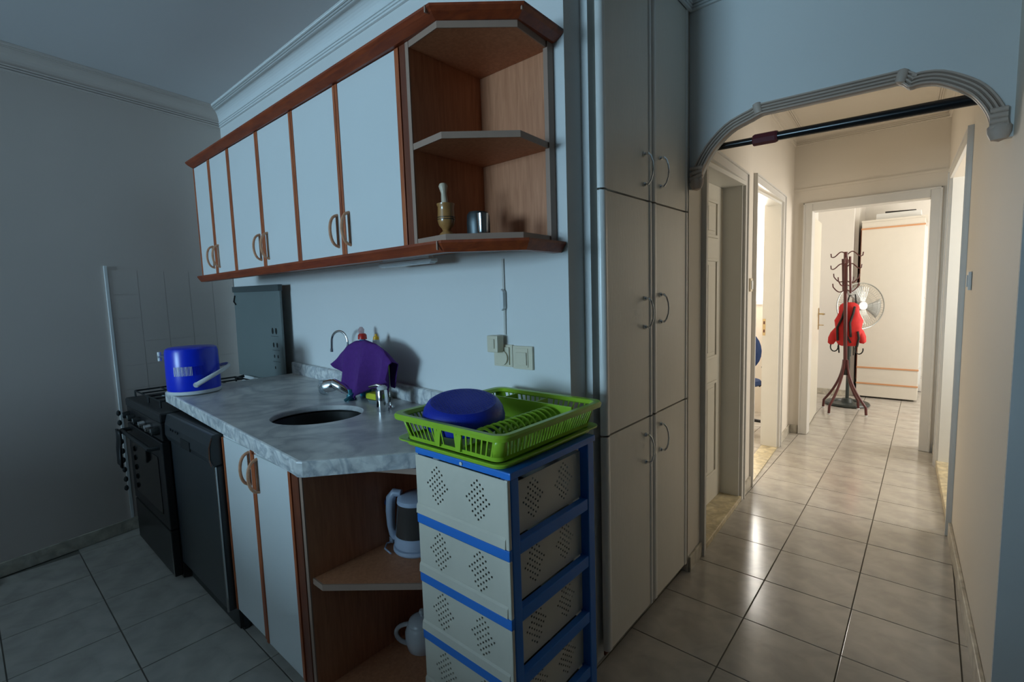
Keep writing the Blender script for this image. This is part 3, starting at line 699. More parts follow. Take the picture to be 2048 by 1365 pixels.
# open corner unit
def chamfer(x0, y1, yf, x1, x2, yc, ye):
    return [(x0, y1), (x0, yf), (x1, yf), (x2, yc), (x2, ye), (x2, y1)]
def open_upper():
    t = thing('corner_shelf', 'open beech corner shelf unit with chamfered front at the row end', 'shelf', (-1.1, 1.2, ZU0))
    xs = -1.299
    MB().box(xs, xs+.03, YU+.0, 1.331, ZU0+.002, ZU1-.002).build('side_panel', 'stile', t, label='dark brown side panel')
    MB().box(xs+.0305, xs+.046, YU+.004, 1.331, ZU0+.002, ZU1-.002).build('inner_side_panel', 'beech', t)
    MB().box(xs+.0305, xs+.046, YU-.001, YU+.0035, ZU0+.002, ZU1-.002).build('edge_band', 'band', t)
    MB().box(xs+.0465, -.958, 1.317, 1.331, ZU0+.002, ZU1-.002).build('back_panel', 'beech', t)
    MB().box(-.9575, -.941, 1.300, 1.331, ZU0+.002, ZU1-.002).build('back_panel_edge', 'band', t)
    poly = [(xs+.047, 1.316), (xs+.047, YU+.0), (-1.105, YU-.012), (-.934, 1.147), (-.945, 1.299), (-.958, 1.316)]
    inner = [(xs+.047, 1.3155), (xs+.047, YU+.004), (-1.107, YU-.008), (-.938, 1.148), (-.949, 1.298), (-.9585, 1.3155)]
    for za, zb, nm in ((ZU0+.0, ZU0+.018, 'shelf'), (1.824, 1.842, 'shelf'), (ZU1-.020, ZU1-.002, 'shelf')):
        s_ = MB().prism(inner, za, zb).build(nm, 'beech', t)
        # edge band around the open sides
        out = poly[1:5]; inn = inner[1:5]
        b = MB()
        for i in range(3): b.prism([out[i], out[i+1], inn[i+1], inn[i]], za-.0006, zb+.0006)
        b.build('edge_band', 'band', s_)
    return t
open_upper()
# crown and bottom rail follow the fronts and the chamfer
def rail(name, label, path, prof, m, cat):
    """path: plan points; prof: (outward, z)"""
    mb = MB(); n = len(path); rows = []
    P = [Vector(p) for p in path]
    for i, p in enumerate(P):
        d0 = (P[i]-P[i-1]).normalized() if i else (P[1]-P[0]).normalized()
        d1 = (P[i+1]-P[i]).normalized() if i < n-1 else d0
        n0, n1 = Vector((d0.y, -d0.x)), Vector((d1.y, -d1.x)); m_ = (n0+n1).normalized(); k = 1/max(.5, m_.dot(n0))
        rows.append([mb.bm.verts.new((p.x+m_.x*k*o, p.y+m_.y*k*o, z)) for o, z in prof])
    c = len(prof)
    for a, b in zip(rows, rows[1:]):
        for i in range(c): mb.bm.faces.new((a[i], a[(i+1) % c], b[(i+1) % c], b[i]))
    mb.bm.faces.new(rows[0][::-1]); mb.bm.faces.new(rows[-1])
    return mb
path = [(-3.287, YU), (-1.107, YU-.010), (-.932, 1.147), (-.936, 1.329)]
t = thing('crown_rail', 'red brown wooden crown moulding running along the tops of wall cabinets', 'moulding', (-2.2, 1.0, ZU1))
rail('', '', path, [(-.018, ZU1-.001), (.004, ZU1-.001), (.028, ZU1+.012), (.038, ZU1+.021), (.038, ZU1+.028), (-.018, ZU1+.028)], 'crown', '').build('moulding', 'crown', t)
MB().box(-1.112, -1.107, YU-.0505, YU-.042, ZU1+.008, ZU1+.027).build('joint_filler', 'band', t)
MB().box(-.905, -.900, 1.128, 1.134, ZU1+.008, ZU1+.027).build('joint_filler', 'band', t)
t = thing('light_rail', 'brown wooden rail running along the undersides of the wall cabinets', 'moulding', (-2.2, 1.0, ZU0-.036))
rail('', '', path, [(-.018, ZU0-.002), (.030, ZU0-.002), (.030, ZU0-.010), (.012, ZU0-.036), (-.018, ZU0-.036)], 'crown', '').build('moulding', 'crown', t)
MB().box(-1.113, -1.108, YU-.044, YU-.038, ZU0-.03, ZU0-.004).build('joint_filler', 'band', t)
t = thing('under_cabinet_lamp', 'slim white lamp fixed under the wall cabinets near the corner shelf', 'lamp', (-1.6, 1.2, 1.50))
MB().box(-1.76, -1.42, 1.19, 1.225, 1.492, 1.508).build('housing', 'white', t, bevel=.004)
MB().box(-1.75, -1.43, 1.194, 1.221, 1.488, 1.4918).build('diffuser', 'ceramic', t)
MB().box(-1.74, -1.44, 1.198, 1.217, 1.5082, 1.5295).build('mount', 'white', t)

# things on the open shelf
def mortar():
    x, y, z = -1.185, 1.065, ZU0+.0192
    t = thing('wooden_mortar', 'turned wooden mortar with black rings on the open corner shelf', 'mortar', (x, y, z))
    k = .70
    MB().lathe([(r_*k, z_*.94) for r_, z_ in [(0, 0), (.030, 0), (.036, .005), (.033, .014), (.018, .024), (.020, .030), (.034, .042), (.040, .058), (.0395, .066), (.038, .09), (.037, .104), (.041, .110), (.041, .115), (.033, .115), (.030, .07), (0, .06)]], (x, y, z), 32).build('bowl', 'pine', t, smooth=True)
    for h in (.058, .0645): MB().lathe([(.0268, -.0010), (.0288, -.0010), (.0288, .0010), (.0268, .0010)], (x, y, z+h), 32).build('ring', 'black', t)
    p = thing('pestle', 'pale wooden pestle standing in the turned mortar', 'pestle', (x, y, z+.050))
    MB().lathe([(0, 0), (.010, .002), (.0135, .012), (.013, .035), (.0105, .07), (.009, .090), (.0125, .104), (.0145, .112), (.011, .120), (0, .122)], (x+.004, y-.002, z+.052), 20, (-.09, .0, 1)).build('shaft', 'palewood', p, smooth=True)
mortar()
def steel_cups():
    x, y, z = -1.110, 1.135, ZU0+.0192
    t = thing('steel_canister', 'dark steel canister standing behind the small steel tumbler', 'canister', (x, y, z))
    MB().lathe([(0, 0), (.035, 0), (.037, .006), (.0375, .045), (.036, .070), (.030, .079), (0, .080)], (x, y, z), 32).build('body', 'dsteel', t, smooth=True)
    x2, y2 = -1.030, 1.072
    tag(MB().lathe([(0, 0), (.015, 0), (.0162, .004), (.0185, .058), (.0175, .058), (.015, .006), (0, .005)], (x2, y2, z), 28).build('steel_tumbler', 'steel_l', smooth=True), 'small shiny steel tumbler on the open corner shelf', 'tumbler')
steel_cups()

# ------------------------------------------------------------------ lower run
def zt(x, y=0): return .878+.036*max(0, (-1.43-x))      # worktop height, rises slightly towards the cooker
def lower_cabinet():
    t = thing('base_cabinet', 'white base cabinet with two doors and brown strips under the worktop', 'cabinet', (-1.78, .98, 0))
    xa, xm, xb = -2.105, -1.808, -1.505
    MB().box(xa, xa+.016, .677, 1.30, .11, .815).box(xb-.016, xb, .677, 1.30, .11, .815).box(xa+.0162, xb-.0162, .677, 1.30, .11, .126).box(xa+.0162, xb-.0162, 1.288, 1.30, .1262, .815).build('body', 'beech', t)
    MB().box(xa, xb+.044, .715, 1.30, .0005, .1095).build('plinth', 'lid', t)
    MB().prism([(xa, .66), (xb, .66), (xb, .674), (xa, .674)], .82, lambda x, y: zt(x)-.0545).build('top_rail', 'panel', t)
    cab_door(t, xa, xm, .112, .834, .655, .014, .018, xm-.036, .762)
    cab_door(t, xm, xb, .108, .824, .652, .018, .018, xm+.040, .752)
    MB().box(xb+.0005, xb+.045, .652, .685, .10, .8225).build('stile', 'stile', t, label='dark brown corner stile')
lower_cabinet()
def open_lower():
    t = thing('base_corner_shelf', 'open beech base shelf unit with chamfered shelves under the worktop end', 'shelf', (-1.3, 1.0, 0))
    xs = -1.458
    MB().box(xs, xs+.016, .659, 1.30, .0005, .8215).build('side_panel', 'beech', t)
    MB().box(xs-.0006, xs+.0166, .655, .6588, .0005, .8215).build('edge_band', 'band', t)
    MB().box(xs+.0165, -1.112, 1.285, 1.30, .0005, .8215).build('back_panel', 'beech', t)
    for z in (.085, .468, .803):
        inner = [(xs+.0165, 1.2845), (xs+.0165, .672), (-1.385, .672), (-1.143, .868), (-1.113, .90), (-1.113, 1.2845)]
        if z > .8: inner = [(xs+.0165, 1.2845), (xs+.0165, .80), (-1.113, .96), (-1.113, 1.2845)]
        s_ = MB().prism(inner, z, z+.018).build('shelf', 'beech', t)
        b = MB()
        k = 4 if z < .8 else 2
        out = [(xs+.0165, .667), (-1.383, .667), (-1.140, .864), (-1.111, .897)] if z < .8 else [(xs+.0165, .795), (-1.111, .955)]
        ins = inner[1:1+k]
        for i in range(k-1): b.prism([out[i], out[i+1], ins[i+1], ins[i]], z-.0006, z+.0186)
        b.build('edge_band', 'band', s_)
    MB().prism([(xs+.0165, 1.28), (xs+.0165, .72), (-1.38, .72), (-1.14, .90), (-1.14, 1.28)], .0005, .0845).build('plinth', 'beech', t)
open_lower()

def worktop():
    t = thing('worktop', 'grey veined marble worktop with rounded edge and oval sink cutout', 'worktop', (-2.0, .98, .83))
    poly = [(-2.885, .663), (-1.47, .6435), (-1.435, .641), (-1.418, .650), (-1.198, .911), (-1.112, 1.012), (-1.112, 1.318), (-2.885, 1.318)]
    cxs, cys = -1.888, .945; ax = Vector((.447, .894)); ay = Vector((-.894, .447))
    hole = [(cxs+ax.x*.178*math.cos(2*math.pi*i/48)+ay.x*.142*math.sin(2*math.pi*i/48), cys+ax.y*.178*math.cos(2*math.pi*i/48)+ay.y*.142*math.sin(2*math.pi*i/48)) for i in range(48)]
    mb = MB(); bm = mb.bm; TH = .024
    def layer(dz):
        o_ = [bm.verts.new((x, y, zt(x)+dz)) for x, y in poly]; h_ = [bm.verts.new((x, y, zt(x)+dz)) for x, y in hole]
        es = [bm.edges.new((o_[i], o_[(i+1) % len(o_)])) for i in range(len(o_))]+[bm.edges.new((h_[i], h_[(i+1) % 48])) for i in range(48)]
        bmesh.ops.triangle_fill(bm, edges=es, use_beauty=True)
        return o_, h_
    a, ha = layer(0); b, hb = layer(-TH)
    for p, q in ((a, b), (ha, hb)):
        for i in range(len(p)):
            j = (i+1) % len(p); bm.faces.new((p[i], p[j], q[j], q[i]))
    slab = mb.build('slab', 'slab', t, bevel=.006)
    # doubled front edge below the slab
    front = [(-2.885, .663), (-1.47, .6435), (-1.435, .641), (-1.418, .650), (-1.198, .911), (-1.112, 1.012)]
    back = [(-2.885, .693), (-1.46, .6735), (-1.444, .674), (-1.438, .680), (-1.222, .931), (-1.136, 1.032)]
    e = MB(); rows = []
    for (x, y), (xb, yb) in zip(front, back):
        dx, dy = (x-xb)*.05, (y-yb)*.05
        rows.append([e.bm.verts.new(p) for p in ((x+dx, y+dy, zt(x)-.0045), (x+dx, y+dy, zt(x)-.052), (xb, yb, zt(xb)-.052), (xb, yb, zt(xb)-.0245), (x-dx*2, y-dy*2, zt(x)-.0245), (x-dx*1.0, y-dy*1.0, zt(x)-.0012))])
    for p, q in zip(rows, rows[1:]):
        for i in range(6): e.bm.faces.new((p[i], p[(i+1) % 6], q[(i+1) % 6], q[i]))
    e.bm.faces.new(rows[0][::-1]); e.bm.faces.new(rows[-1])
    e.build('front_edge', 'slabedge', t, bevel=.003)
    # sink bowl hung below the hole
    mb = MB(); rows = []
    for f_, dz in ((1.03, -.0245), (1.0, -.03), (.96, -.12), (.86, -.165), (.5, -.175), (.14, -.178)):
        rows.append([mb.bm.verts.new((cxs+(x-cxs)*f_, cys+(y-cys)*f_, zt(cxs)+dz)) for x, y in hole])
    for p, q in zip(rows, rows[1:]):
        for i in range(48): mb.bm.faces.new((p[i], p[(i+1) % 48], q[(i+1) % 48], q[i]))
    mb.bm.faces.new(rows[-1]); mb.build('sink_bowl', 'bowl', t, smooth=True, label='dark steel sink bowl')
    MB().lathe([(0, 0), (.028, 0), (.03, .003), (.02, .004), (0, .002)], (cxs, cys, zt(cxs)-.1775), 20).build('drain', 'chrome', t, smooth=True)
    us = MB(); us.prism([(-2.885, 1.302), (-1.115, 1.302), (-1.115, 1.3325), (-2.885, 1.3325)], lambda x, y: zt(x)-.03 if y > 1.32 else zt(x)+.0004, lambda x, y: zt(x)+.068)
    us.build('upstand', 'slabedge', t, bevel=.006)
    us = MB(); 
    return t
worktop()

def dishwasher():
    x0, x1, yf = -2.725, -2.112, .622
    t = thing('dishwasher', 'dark grey freestanding dishwasher between cooker and white base cabinet', 'dishwasher', (-2.42, .95, 0))
    MB().box(x0+.004, x1-.002, yf+.04, 1.24, .012, .826).build('body', 'dws', t)
    MB().box(x0+.004, x1-.002, yf+.012, 1.25, .8265, .8465).build('top_panel', 'dws', t, bevel=.003)
    MB().box(x0+.002, x1, yf+.055, yf+.075, .0005, .10).build('kick_plate', 'dw', t)
    d = MB().box(x0, x1, yf+.006, yf+.04, .105, .715).build('door', 'dw', t, bevel=.005)
    MB().box(x1-.012, x1-.002, yf+.001, yf+.006, .105, .715).build('edge_trim', 'steel_l', d, label='bright metal edge line')
    mb = MB(); mb.ext([(yf+.04, .72), (yf-.004, .722), (yf-.014, .75), (yf-.012, .80), (yf, .845), (yf+.04, .845)], 0, x0, x1); c = mb.build('control_panel', 'dw', t, bevel=.003)
    MB().box((x0+x1)/2-.06, (x0+x1)/2+.06, yf-.016, yf-.012, .735, .775).build('door_grip', 'blackm', c)
    MB().tube([(x1-.001, yf-.012, .722), (x1-.001, yf-.017, .75), (x1-.001, yf-.015, .80), (x1-.001, yf-.003, .835)], .0022, 6).build('panel_edge_line', 'steel_l', c)
    for k in range(4): MB().lathe([(0, 0), (.006, 0), (.006, .004), (0, .004)], (x0+.1+k*.035, yf-.013, .79), 12, (0, -1, 0)).build('button', 'steel', c)
dishwasher()

def cooker():
    x0, x1, yf = -3.43, -2.745, .596
    t = thing('cooker', 'black freestanding gas cooker with raised grey lid in the corner', 'cooker', (-3.09, .9, 0))
    MB().box(x0+.002, x1-.002, yf+.035, 1.21, .012, .80).build('body', 'black', t)
    MB().box(x0, x1, yf+.0, 1.21, .801, .848).build('hob', 'dws', t, bevel=.008)
    MB().box(x0, x1, yf+.004, yf+.034, .712, .800).build('control_panel', 'black', t, bevel=.004)
    MB().box(x0+.03, x1-.03, yf+.06, yf+.08, .0005, .012).build('plinth', 'black', t)
    for k in range(6):
        x = x0+.05+k*(x1-x0-.10)/5
        o = MB().lathe([(0, 0), (.02, 0), (.02, .012), (.016, .03), (0, .032)], (x, yf+.0038, .757), 16, (0, -1, 0)).build('knob', 'steel_l' if k in (3, 4) else 'blackm', t, smooth=True)
        MB().box(x-.0015, x+.0015, yf-.0295, yf-.028, .757, .773).build('pointer', 'white', o)
    d = MB().box(x0, x1, yf+.0, yf+.034, .27, .705).build('oven_door', 'black', t, bevel=.004)
    MB().box(x0+.09, x1-.09, yf-.003, yf-.0002, .33, .62).build('oven_window', 'glassb', d)
    MB().tube([(x0+.05, yf-.0005, .675), (x0+.05, yf-.04, .675), (x1-.05, yf-.04, .675), (x1-.05, yf-.0005, .675)], .011, 10).build('handle', 'dws', d, smooth=True)
    d = MB().box(x0, x1, yf+.0, yf+.034, .03, .262).build('drawer', 'black', t, bevel=.004)
    MB().box(x1-.003, x1-.0005, yf-.0035, yf-.0003, .04, .26).build('edge_line', 'steel_l', d)
    # burners and grates
    for bx, by, r in ((-3.26, .76, .045), (-2.99, .76, .038), (-3.26, 1.04, .035), (-2.99, 1.04, .05)):
        MB().lathe([(0, 0), (r*1.3, 0), (r*1.2, .006), (r*.9, .008), (r*.9, .014), (0, .016)], (bx, by, .8485), 24).build('burner', 'steel', t, smooth=True)
    for gx0, gx1 in ((-3.40, -3.13), (-3.12, -2.895)):
        z = .882
        g_ = MB()
        P_ = [(gx0, .64, z), (gx1, .64, z), (gx1, 1.17, z), (gx0, 1.17, z)]
        g_.tube(P_, .005, 6, closed=True)
        for yy in (.76, .90, 1.04): g_.tube([(gx0, yy, z), (gx1, yy, z)], .0045, 6)
        g_.tube([((gx0+gx1)/2, .64, z), ((gx0+gx1)/2, 1.17, z)], .0045, 6)
        for px, py in ((gx0, .64), (gx1, .64), (gx0, 1.17), (gx1, 1.17)): g_.tube([(px, py, .8485), (px, py, z)], .005, 6)
        g_.build('pan_grate', 'blackm', t, smooth=True)
    # raised lid leaning at the wall
    ly = 1.262
    l = MB().ext([(-3.60, .87), (-2.897, .87), (-2.880, 1.452), (-3.575, 1.458)], 1, ly, ly+.014).build('lid', 'lid', t, bevel=.003)
    MB().ext([(-3.578, 1.432), (-2.878, 1.424), (-2.876, 1.462), (-3.580, 1.470)], 1, ly-.008, ly+.018).build('lid_rail', 'lidrail', l, bevel=.003)
    MB().tube([(-3.55, ly-.004, 1.41), (-3.57, ly-.006, 1.37), (-3.54, ly-.006, 1.35)], .004, 6).build('lid_clip', 'blackm', l)
    for i, z in enumerate((1.185, 1.10, 1.03, .96)):      # row of small printed signs on the lid
        for dx in (0, .048):
            if i == 3 and dx: continue
            mb = MB(); s_ = (.013, .010, .007, .006)[i]
            mb.lathe([(0, 0), (s_, 0), (s_, .0012), (0, .0012)], (-3.010+dx, ly-.0002, z), 12, (0, -1, 0), sx=1, sy=1.5)
            mb.build('printed_mark', 'blackm', l)
        if i < 3: MB().box(-3.035, -2.94, ly-.0008, ly-.0001, z-.034, z-.030).build('printed_line', 'lidrail', l)
    for x in (-3.50, -3.02):
        MB().tube([(x, 1.2, .855), (x, 1.255, .868)], .010, 8).build('hinge', 'blackm', t)
cooker()
m_ = thing('oven_mitt', 'dark oven mitt hanging from the left end of the cooker door handle', 'oven mitt', (-3.34, .53, .46))
mb = MB(); mb.grid(lambda u, v: (-3.375+.075*u+.008*math.sin(v*9), .532+.006*math.sin(u*7+v*5), .69-.22*v*(1-.25*abs(u-.5))), 8, 14); mb.build('cloth', 'dws', m_, smooth=True, solid=.008)
mb = MB()
for k in range(9): mb.lathe([(0, -.018), (.009, -.01), (.011, 0), (.008, .012), (0, .018)], (-3.455+.006*math.sin(k*2.1), .565, .76-k*.055), 8)
tag(mb.build('trivet_chain', 'blackm', smooth=True), 'black beaded string hanging down the left edge of the cooker', 'string')

# ------------------------------------------------------------------ drinks cooler
def cooler():
    x, y = -2.772, .762; z = zt(x)+.0008
    t = thing('drinks_cooler', 'blue round drinks cooler standing upside down on the worktop corner', 'cooler', (x, y, z))
    MB().lathe([(0, 0), (.114, 0), (.1165, .004), (.1165, .014), (.112, .017), (0, .017)], (x, y, z), 48).build('rim', 'white', t, smooth=True)
    MB().lathe([(0, .0172), (.1135, .0172), (.1145, .03), (.1145, .09), (.1125, .205), (.108, .219), (.098, .225), (0, .226)], (x, y, z), 56).build('body', 'blue', t, smooth=True)
    for k in range(22):                 # vertical ribs of the band
        a = R(-57+k*3.0); r = .1140
        b = MB(); c, s_ = math.cos(a), math.sin(a)
        ww = .0009 if k % 3 else .0016
        P_ = [(x+c*(r-.001)-s_*ww, y+s_*(r-.001)+c*ww), (x+c*(r-.001)+s_*ww, y+s_*(r-.001)-c*ww), (x+c*(r+.0014)+s_*ww, y+s_*(r+.0014)-c*ww), (x+c*(r+.0014)-s_*ww, y+s_*(r+.0014)+c*ww)]
        b.prism(P_, z+.093, z+.137); b.build('rib', 'white' if k < 14 else 'blue', t)
    a = R(-98)
    # carrying handle swung down round the near side
    pts = []; rd = []
    for k in range(21):
        u = k/20; a = R(-12+u*182); b_ = math.sin(u*math.pi)
        rr_ = .121+.036*b_; pts.append((x+rr_*math.cos(a), y+rr_*math.sin(a), z+.047+.075*b_)); rd.append(.0115-.003*b_)
    MB().tube(pts, rd, 10, flat=.5).build('handle', 'white', t, smooth=True)
    for a in (-12, 170):
        MB().lathe([(0, 0), (.013, 0), (.013, .006), (0, .007)], (x+.1125*math.cos(R(a)), y+.1125*math.sin(R(a)), z+.047), 16, (math.cos(R(a)), math.sin(R(a)), 0)).build('handle_pivot', 'white', t, smooth=True)
    sx_, sy_ = math.cos(R(-112)), math.sin(R(-112))
    bx, by = x+.110*sx_, y+.110*sy_
    MB().tube([(bx, by, z+.185), (bx+.028*sx_, by+.028*sy_, z+.185)], .0095, 10).build('spigot', 'clear', t, smooth=True)
    MB().tube([(bx+.022*sx_, by+.022*sy_, z+.165), (bx+.022*sx_, by+.022*sy_, z+.208)], .008, 10).build('spigot_tap', 'white', t, smooth=True)
cooler()

# ------------------------------------------------------------------ things round the sink
def wz(x): return zt(x)+.0006
def sink_things():
    # thin goose-neck filter tap
    x, y = -2.135, 1.245; z = wz(x)
    t = thing('filter_tap', 'thin chrome gooseneck tap rising behind the purple cloth', 'tap', (x, y, z))
    MB().lathe([(0, 0), (.022, 0), (.022, .004), (.013, .012), (.011, .05), (.007, .055), (0, .055)], (x, y, z), 20).build('base', 'chrome', t, smooth=True)
    top = 1.155; rr = .046
    pts = [(x, y, z+.05), (x, y, top-.02)]+[(x-rr+rr*math.cos(R(a)), y-.35*(rr-rr*math.cos(R(a))), top+rr*1.15*math.sin(R(a))) for a in range(0, 181, 15)]+[(x-2*rr-.004, y-.7*rr, top-.035)]
    MB().tube(pts, .006, 10).build('spout', 'chrome', t, smooth=True)
    MB().lathe([(0, 0), (.008, 0), (.008, .016), (0, .016)], (x-2*rr-.004, y-.7*rr, top-.05), 12).build('nozzle', 'chrome', t, smooth=True)
    # mixer with a large chrome spray head aimed at the sink
    x, y = -2.005, 1.165; z = wz(x)
    t = thing('mixer_tap', 'chrome sink mixer with a thick spray head under the purple cloth', 'tap', (x, y, z))
    MB().lathe([(0, 0), (.026, 0), (.027, .006), (.018, .012), (.016, .05), (0, .052)], (x, y, z), 24).build('base', 'tealm', t, smooth=True)
    MB().tube([(x, y, z+.03), (x-.02, y-.02, z+.055), (x-.05, y-.035, z+.07), (x-.07, y-.04, z+.075)], [.016, .02, .022, .024], 16).build('spout', 'chrome', t, smooth=True)
    MB().lathe([(0, 0), (.026, 0), (.030, .01), (.031, .045), (.026, .05), (0, .05)], (x-.065, y-.038, z+.072), 24, (-.85, -.4, -.22)).build('spray_head', 'chrome', t, smooth=True)
    MB().lathe([(0, 0), (.024, 0), (.022, .003), (0, .003)], (x-.065-.043*.99, y-.038-.0205, z+.072-.0115), 20, (-.85, -.4, -.22)).build('spray_face', 'blackm', t, smooth=True)
    MB().tube([(x+.02, y, z+.03), (x+.03, y-.02, z+.02), (x+.025, y-.045, z+.006)], .007, 8).build('side_hose', 'tealm', t, smooth=True)
    # clear tumbler on its side
    x, y = -2.262, 1.165; z = wz(x)
    t = tag(MB().lathe([(.0, 0), (.020, .001), (.022, .004), (.026, .085), (.0245, .085), (.0205, .006), (0, .005)], (x, y, z+.026), 24, (.9, -.35, .0)).build('clear_tumbler', 'clear', smooth=True), 'clear plastic tumbler lying beside the chrome mixer tap', 'tumbler')
    x, y = -2.295, 1.19; z = wz(x)
    tag(MB().lathe([(.0, 0), (.020, .001), (.024, .05), (.0225, .05), (.018, .004), (0, .004)], (x, y, z), 24).build('clear_beaker', 'clear', smooth=True), 'clear upright plastic beaker left of the mixer tap', 'beaker')
    # bottles at the wall
    x, y = -2.02, 1.255; z = wz(x)
    t = thing('soap_bottle', 'turquoise dish soap bottle with red cap behind the purple cloth', 'bottle', (x, y, z))
    MB().lathe([(0, 0), (.030, 0), (.034, .01), (.034, .16), (.032, .21), (.026, .255), (.016, .272), (0, .272)], (x, y, z), 28, sy=.7).build('body', 'teal', t, smooth=True)
    MB().lathe([(0, .2722), (.021, .2722), (.020, .292), (.014, .299), (0, .299)], (x, y, z), 20).build('cap', 'red', t, smooth=True)
    MB().lathe([(0, .2992), (.012, .2992), (.014, .318), (.006, .33), (0, .33)], (x-.006, y, z), 14).build('nozzle', 'pinkc', t, smooth=True)
    x, y = -1.925, 1.265; z = wz(x)
    t = thing('cleaner_bottle', 'white bottle with yellow cap behind the purple cloth', 'bottle', (x, y, z))
    MB().lathe([(0, 0), (.026, 0), (.029, .01), (.029, .20), (.020, .245), (.0155, .262), (.0155, .276), (0, .276)], (x, y, z), 24).build('body', 'white', t, smooth=True)
    MB().lathe([(0, .2762), (.014, .2762), (.0125, .290), (.006, .293), (.006, .302), (0, .303)], (x+.002, y, z), 16).build('cap', 'yellow', t, smooth=True)
    # rinsing rail with the cloth
    xr, yr = -1.742, 1.20; z = wz(xr)
    t = thing('cloth_rail', 'bent chrome wire rail carrying the purple cloth beside the sink', 'rail', (xr, yr, z))
    arch_ = [(xr, yr, z+.008), (xr, yr, 1.085)]+[(xr-.035-.11*(1-math.cos(R(a))), yr, 1.085+.062*math.sin(R(a))) for a in (20, 45, 70, 90)]+[(-2.02, yr, 1.125), (-2.08, yr, 1.085), (-2.125, yr, 1.045)]
    MB().tube(arch_, .0045, 8).build('wire', 'chrome', t, smooth=True)
    MB().lathe([(0, 0), (.016, 0), (.016, .004), (.008, .012), (0, .012)], (xr, yr, z), 16).build('foot', 'chrome', t, smooth=True)
    # cloth
    c = thing('dish_cloth', 'purple cloth draped over a chrome rail behind the sink', 'cloth', (-1.9, 1.18, .9))
    top = [(-2.165, 1.058), (-2.10, 1.105), (-2.03, 1.146), (-1.96, 1.172), (-1.88, 1.180), (-1.80, 1.165), (-1.745, 1.14), (-1.705, 1.11), (-1.690, 1.092)]
    bot = [(-2.150, 1.035), (-2.10, .985), (-2.04, .935), (-1.985, .898), (-1.925, .925), (-1.86, .965), (-1.80, .950), (-1.755, .945), (-1.725, 1.02)]
    def lerp(P, u):
        k = min(int(u*(len(P)-1)), len(P)-2); f_ = u*(len(P)-1)-k; return [P[k][i]*(1-f_)+P[k+1][i]*f_ for i in (0, 1)]
    def f(u, v):
        a, b = lerp(top, u), lerp(bot, u)
        x_, z_ = a[0]*(1-v)+b[0]*v, a[1]*(1-v)+b[1]*v
        amp = .036*v+.004
        dy = amp*(1.3*abs(math.sin(u*11.5+.3*v))-.6)+amp*.6*math.sin(u*9+1)
        return (x_, 1.18-.016*math.sin(min(1, v*6)*math.pi/2)+dy, z_)
    MB().grid(f, 60, 24).build('front_drop', 'purple', c, smooth=True, solid=.003)
    def f2(u, v):
        a = lerp(top, u*.98+.01); b = lerp(bot, u*.9+.08); v2 = v*.85
        x_, z_ = a[0]*(1-v2)+b[0]*v2+.01*v2, a[1]*(1-v2)+b[1]*v2
        return (x_, 1.182+.035*math.sin(min(1, v*5)*math.pi/2)+.008*math.sin(u*14+2)*v, z_)
    MB().grid(f2, 40, 12).build('back_drop', 'purple', c, smooth=True, solid=.003)
    # chrome soap dispenser
    x, y = -1.722, 1.145; z = wz(x)
    t = thing('chrome_dispenser', 'short chrome cylinder dispenser on the worktop right of the purple cloth', 'dispenser', (x, y, z))
    MB().lathe([(0, 0), (.024, 0), (.025, .004), (.025, .085), (.022, .092), (0, .093)], (x, y, z), 28).build('body', 'chrome', t, smooth=True)
    MB().tube([(x, y, z+.093), (x, y, z+.108), (x-.012, y-.01, z+.112), (x-.06, y-.02, z+.100)], [.007, .008, .007, .005], 10).build('lever', 'chrome', t, smooth=True)
    MB().lathe([(0, 0), (.020, 0), (.022, .008), (.012, .016), (0, .017)], (x+.004, y, z+.0935), 20).build('cap', 'white', t, smooth=True)
    x, y = -1.862, 1.21; z = wz(x)
    t = thing('sponge', 'yellow sponge in a grey dish under the purple cloth', 'sponge', (x, y, z))
    MB().box(x-.05, x+.03, y-.025, y+.02, z+.018, z+.046, bev=.006).build('foam', 'sponge', t)
    MB().lathe([(0, 0), (.045, 0), (.055, .014), (.052, .0175), (0, .0175)], (x, y, z), 24, sy=.6).build('dish', 'lid', t, smooth=True)
    # dark steel lid lying flat near the rack
    x, y = -1.50, 1.185; z = wz(-1.58)
    tag(MB().lathe([(0, .004), (.078, .0), (.085, .004), (.083, .008), (.02, .012), (0, .012)], (x, y, z), 36).build('pan_lid', 'steel', smooth=True), 'dark round steel lid lying flat behind the green rack', 'lid')
    # white corner tap head seen between dispenser and rack
    x, y = -1.60, 1.285; z = wz(x)
sink_things()

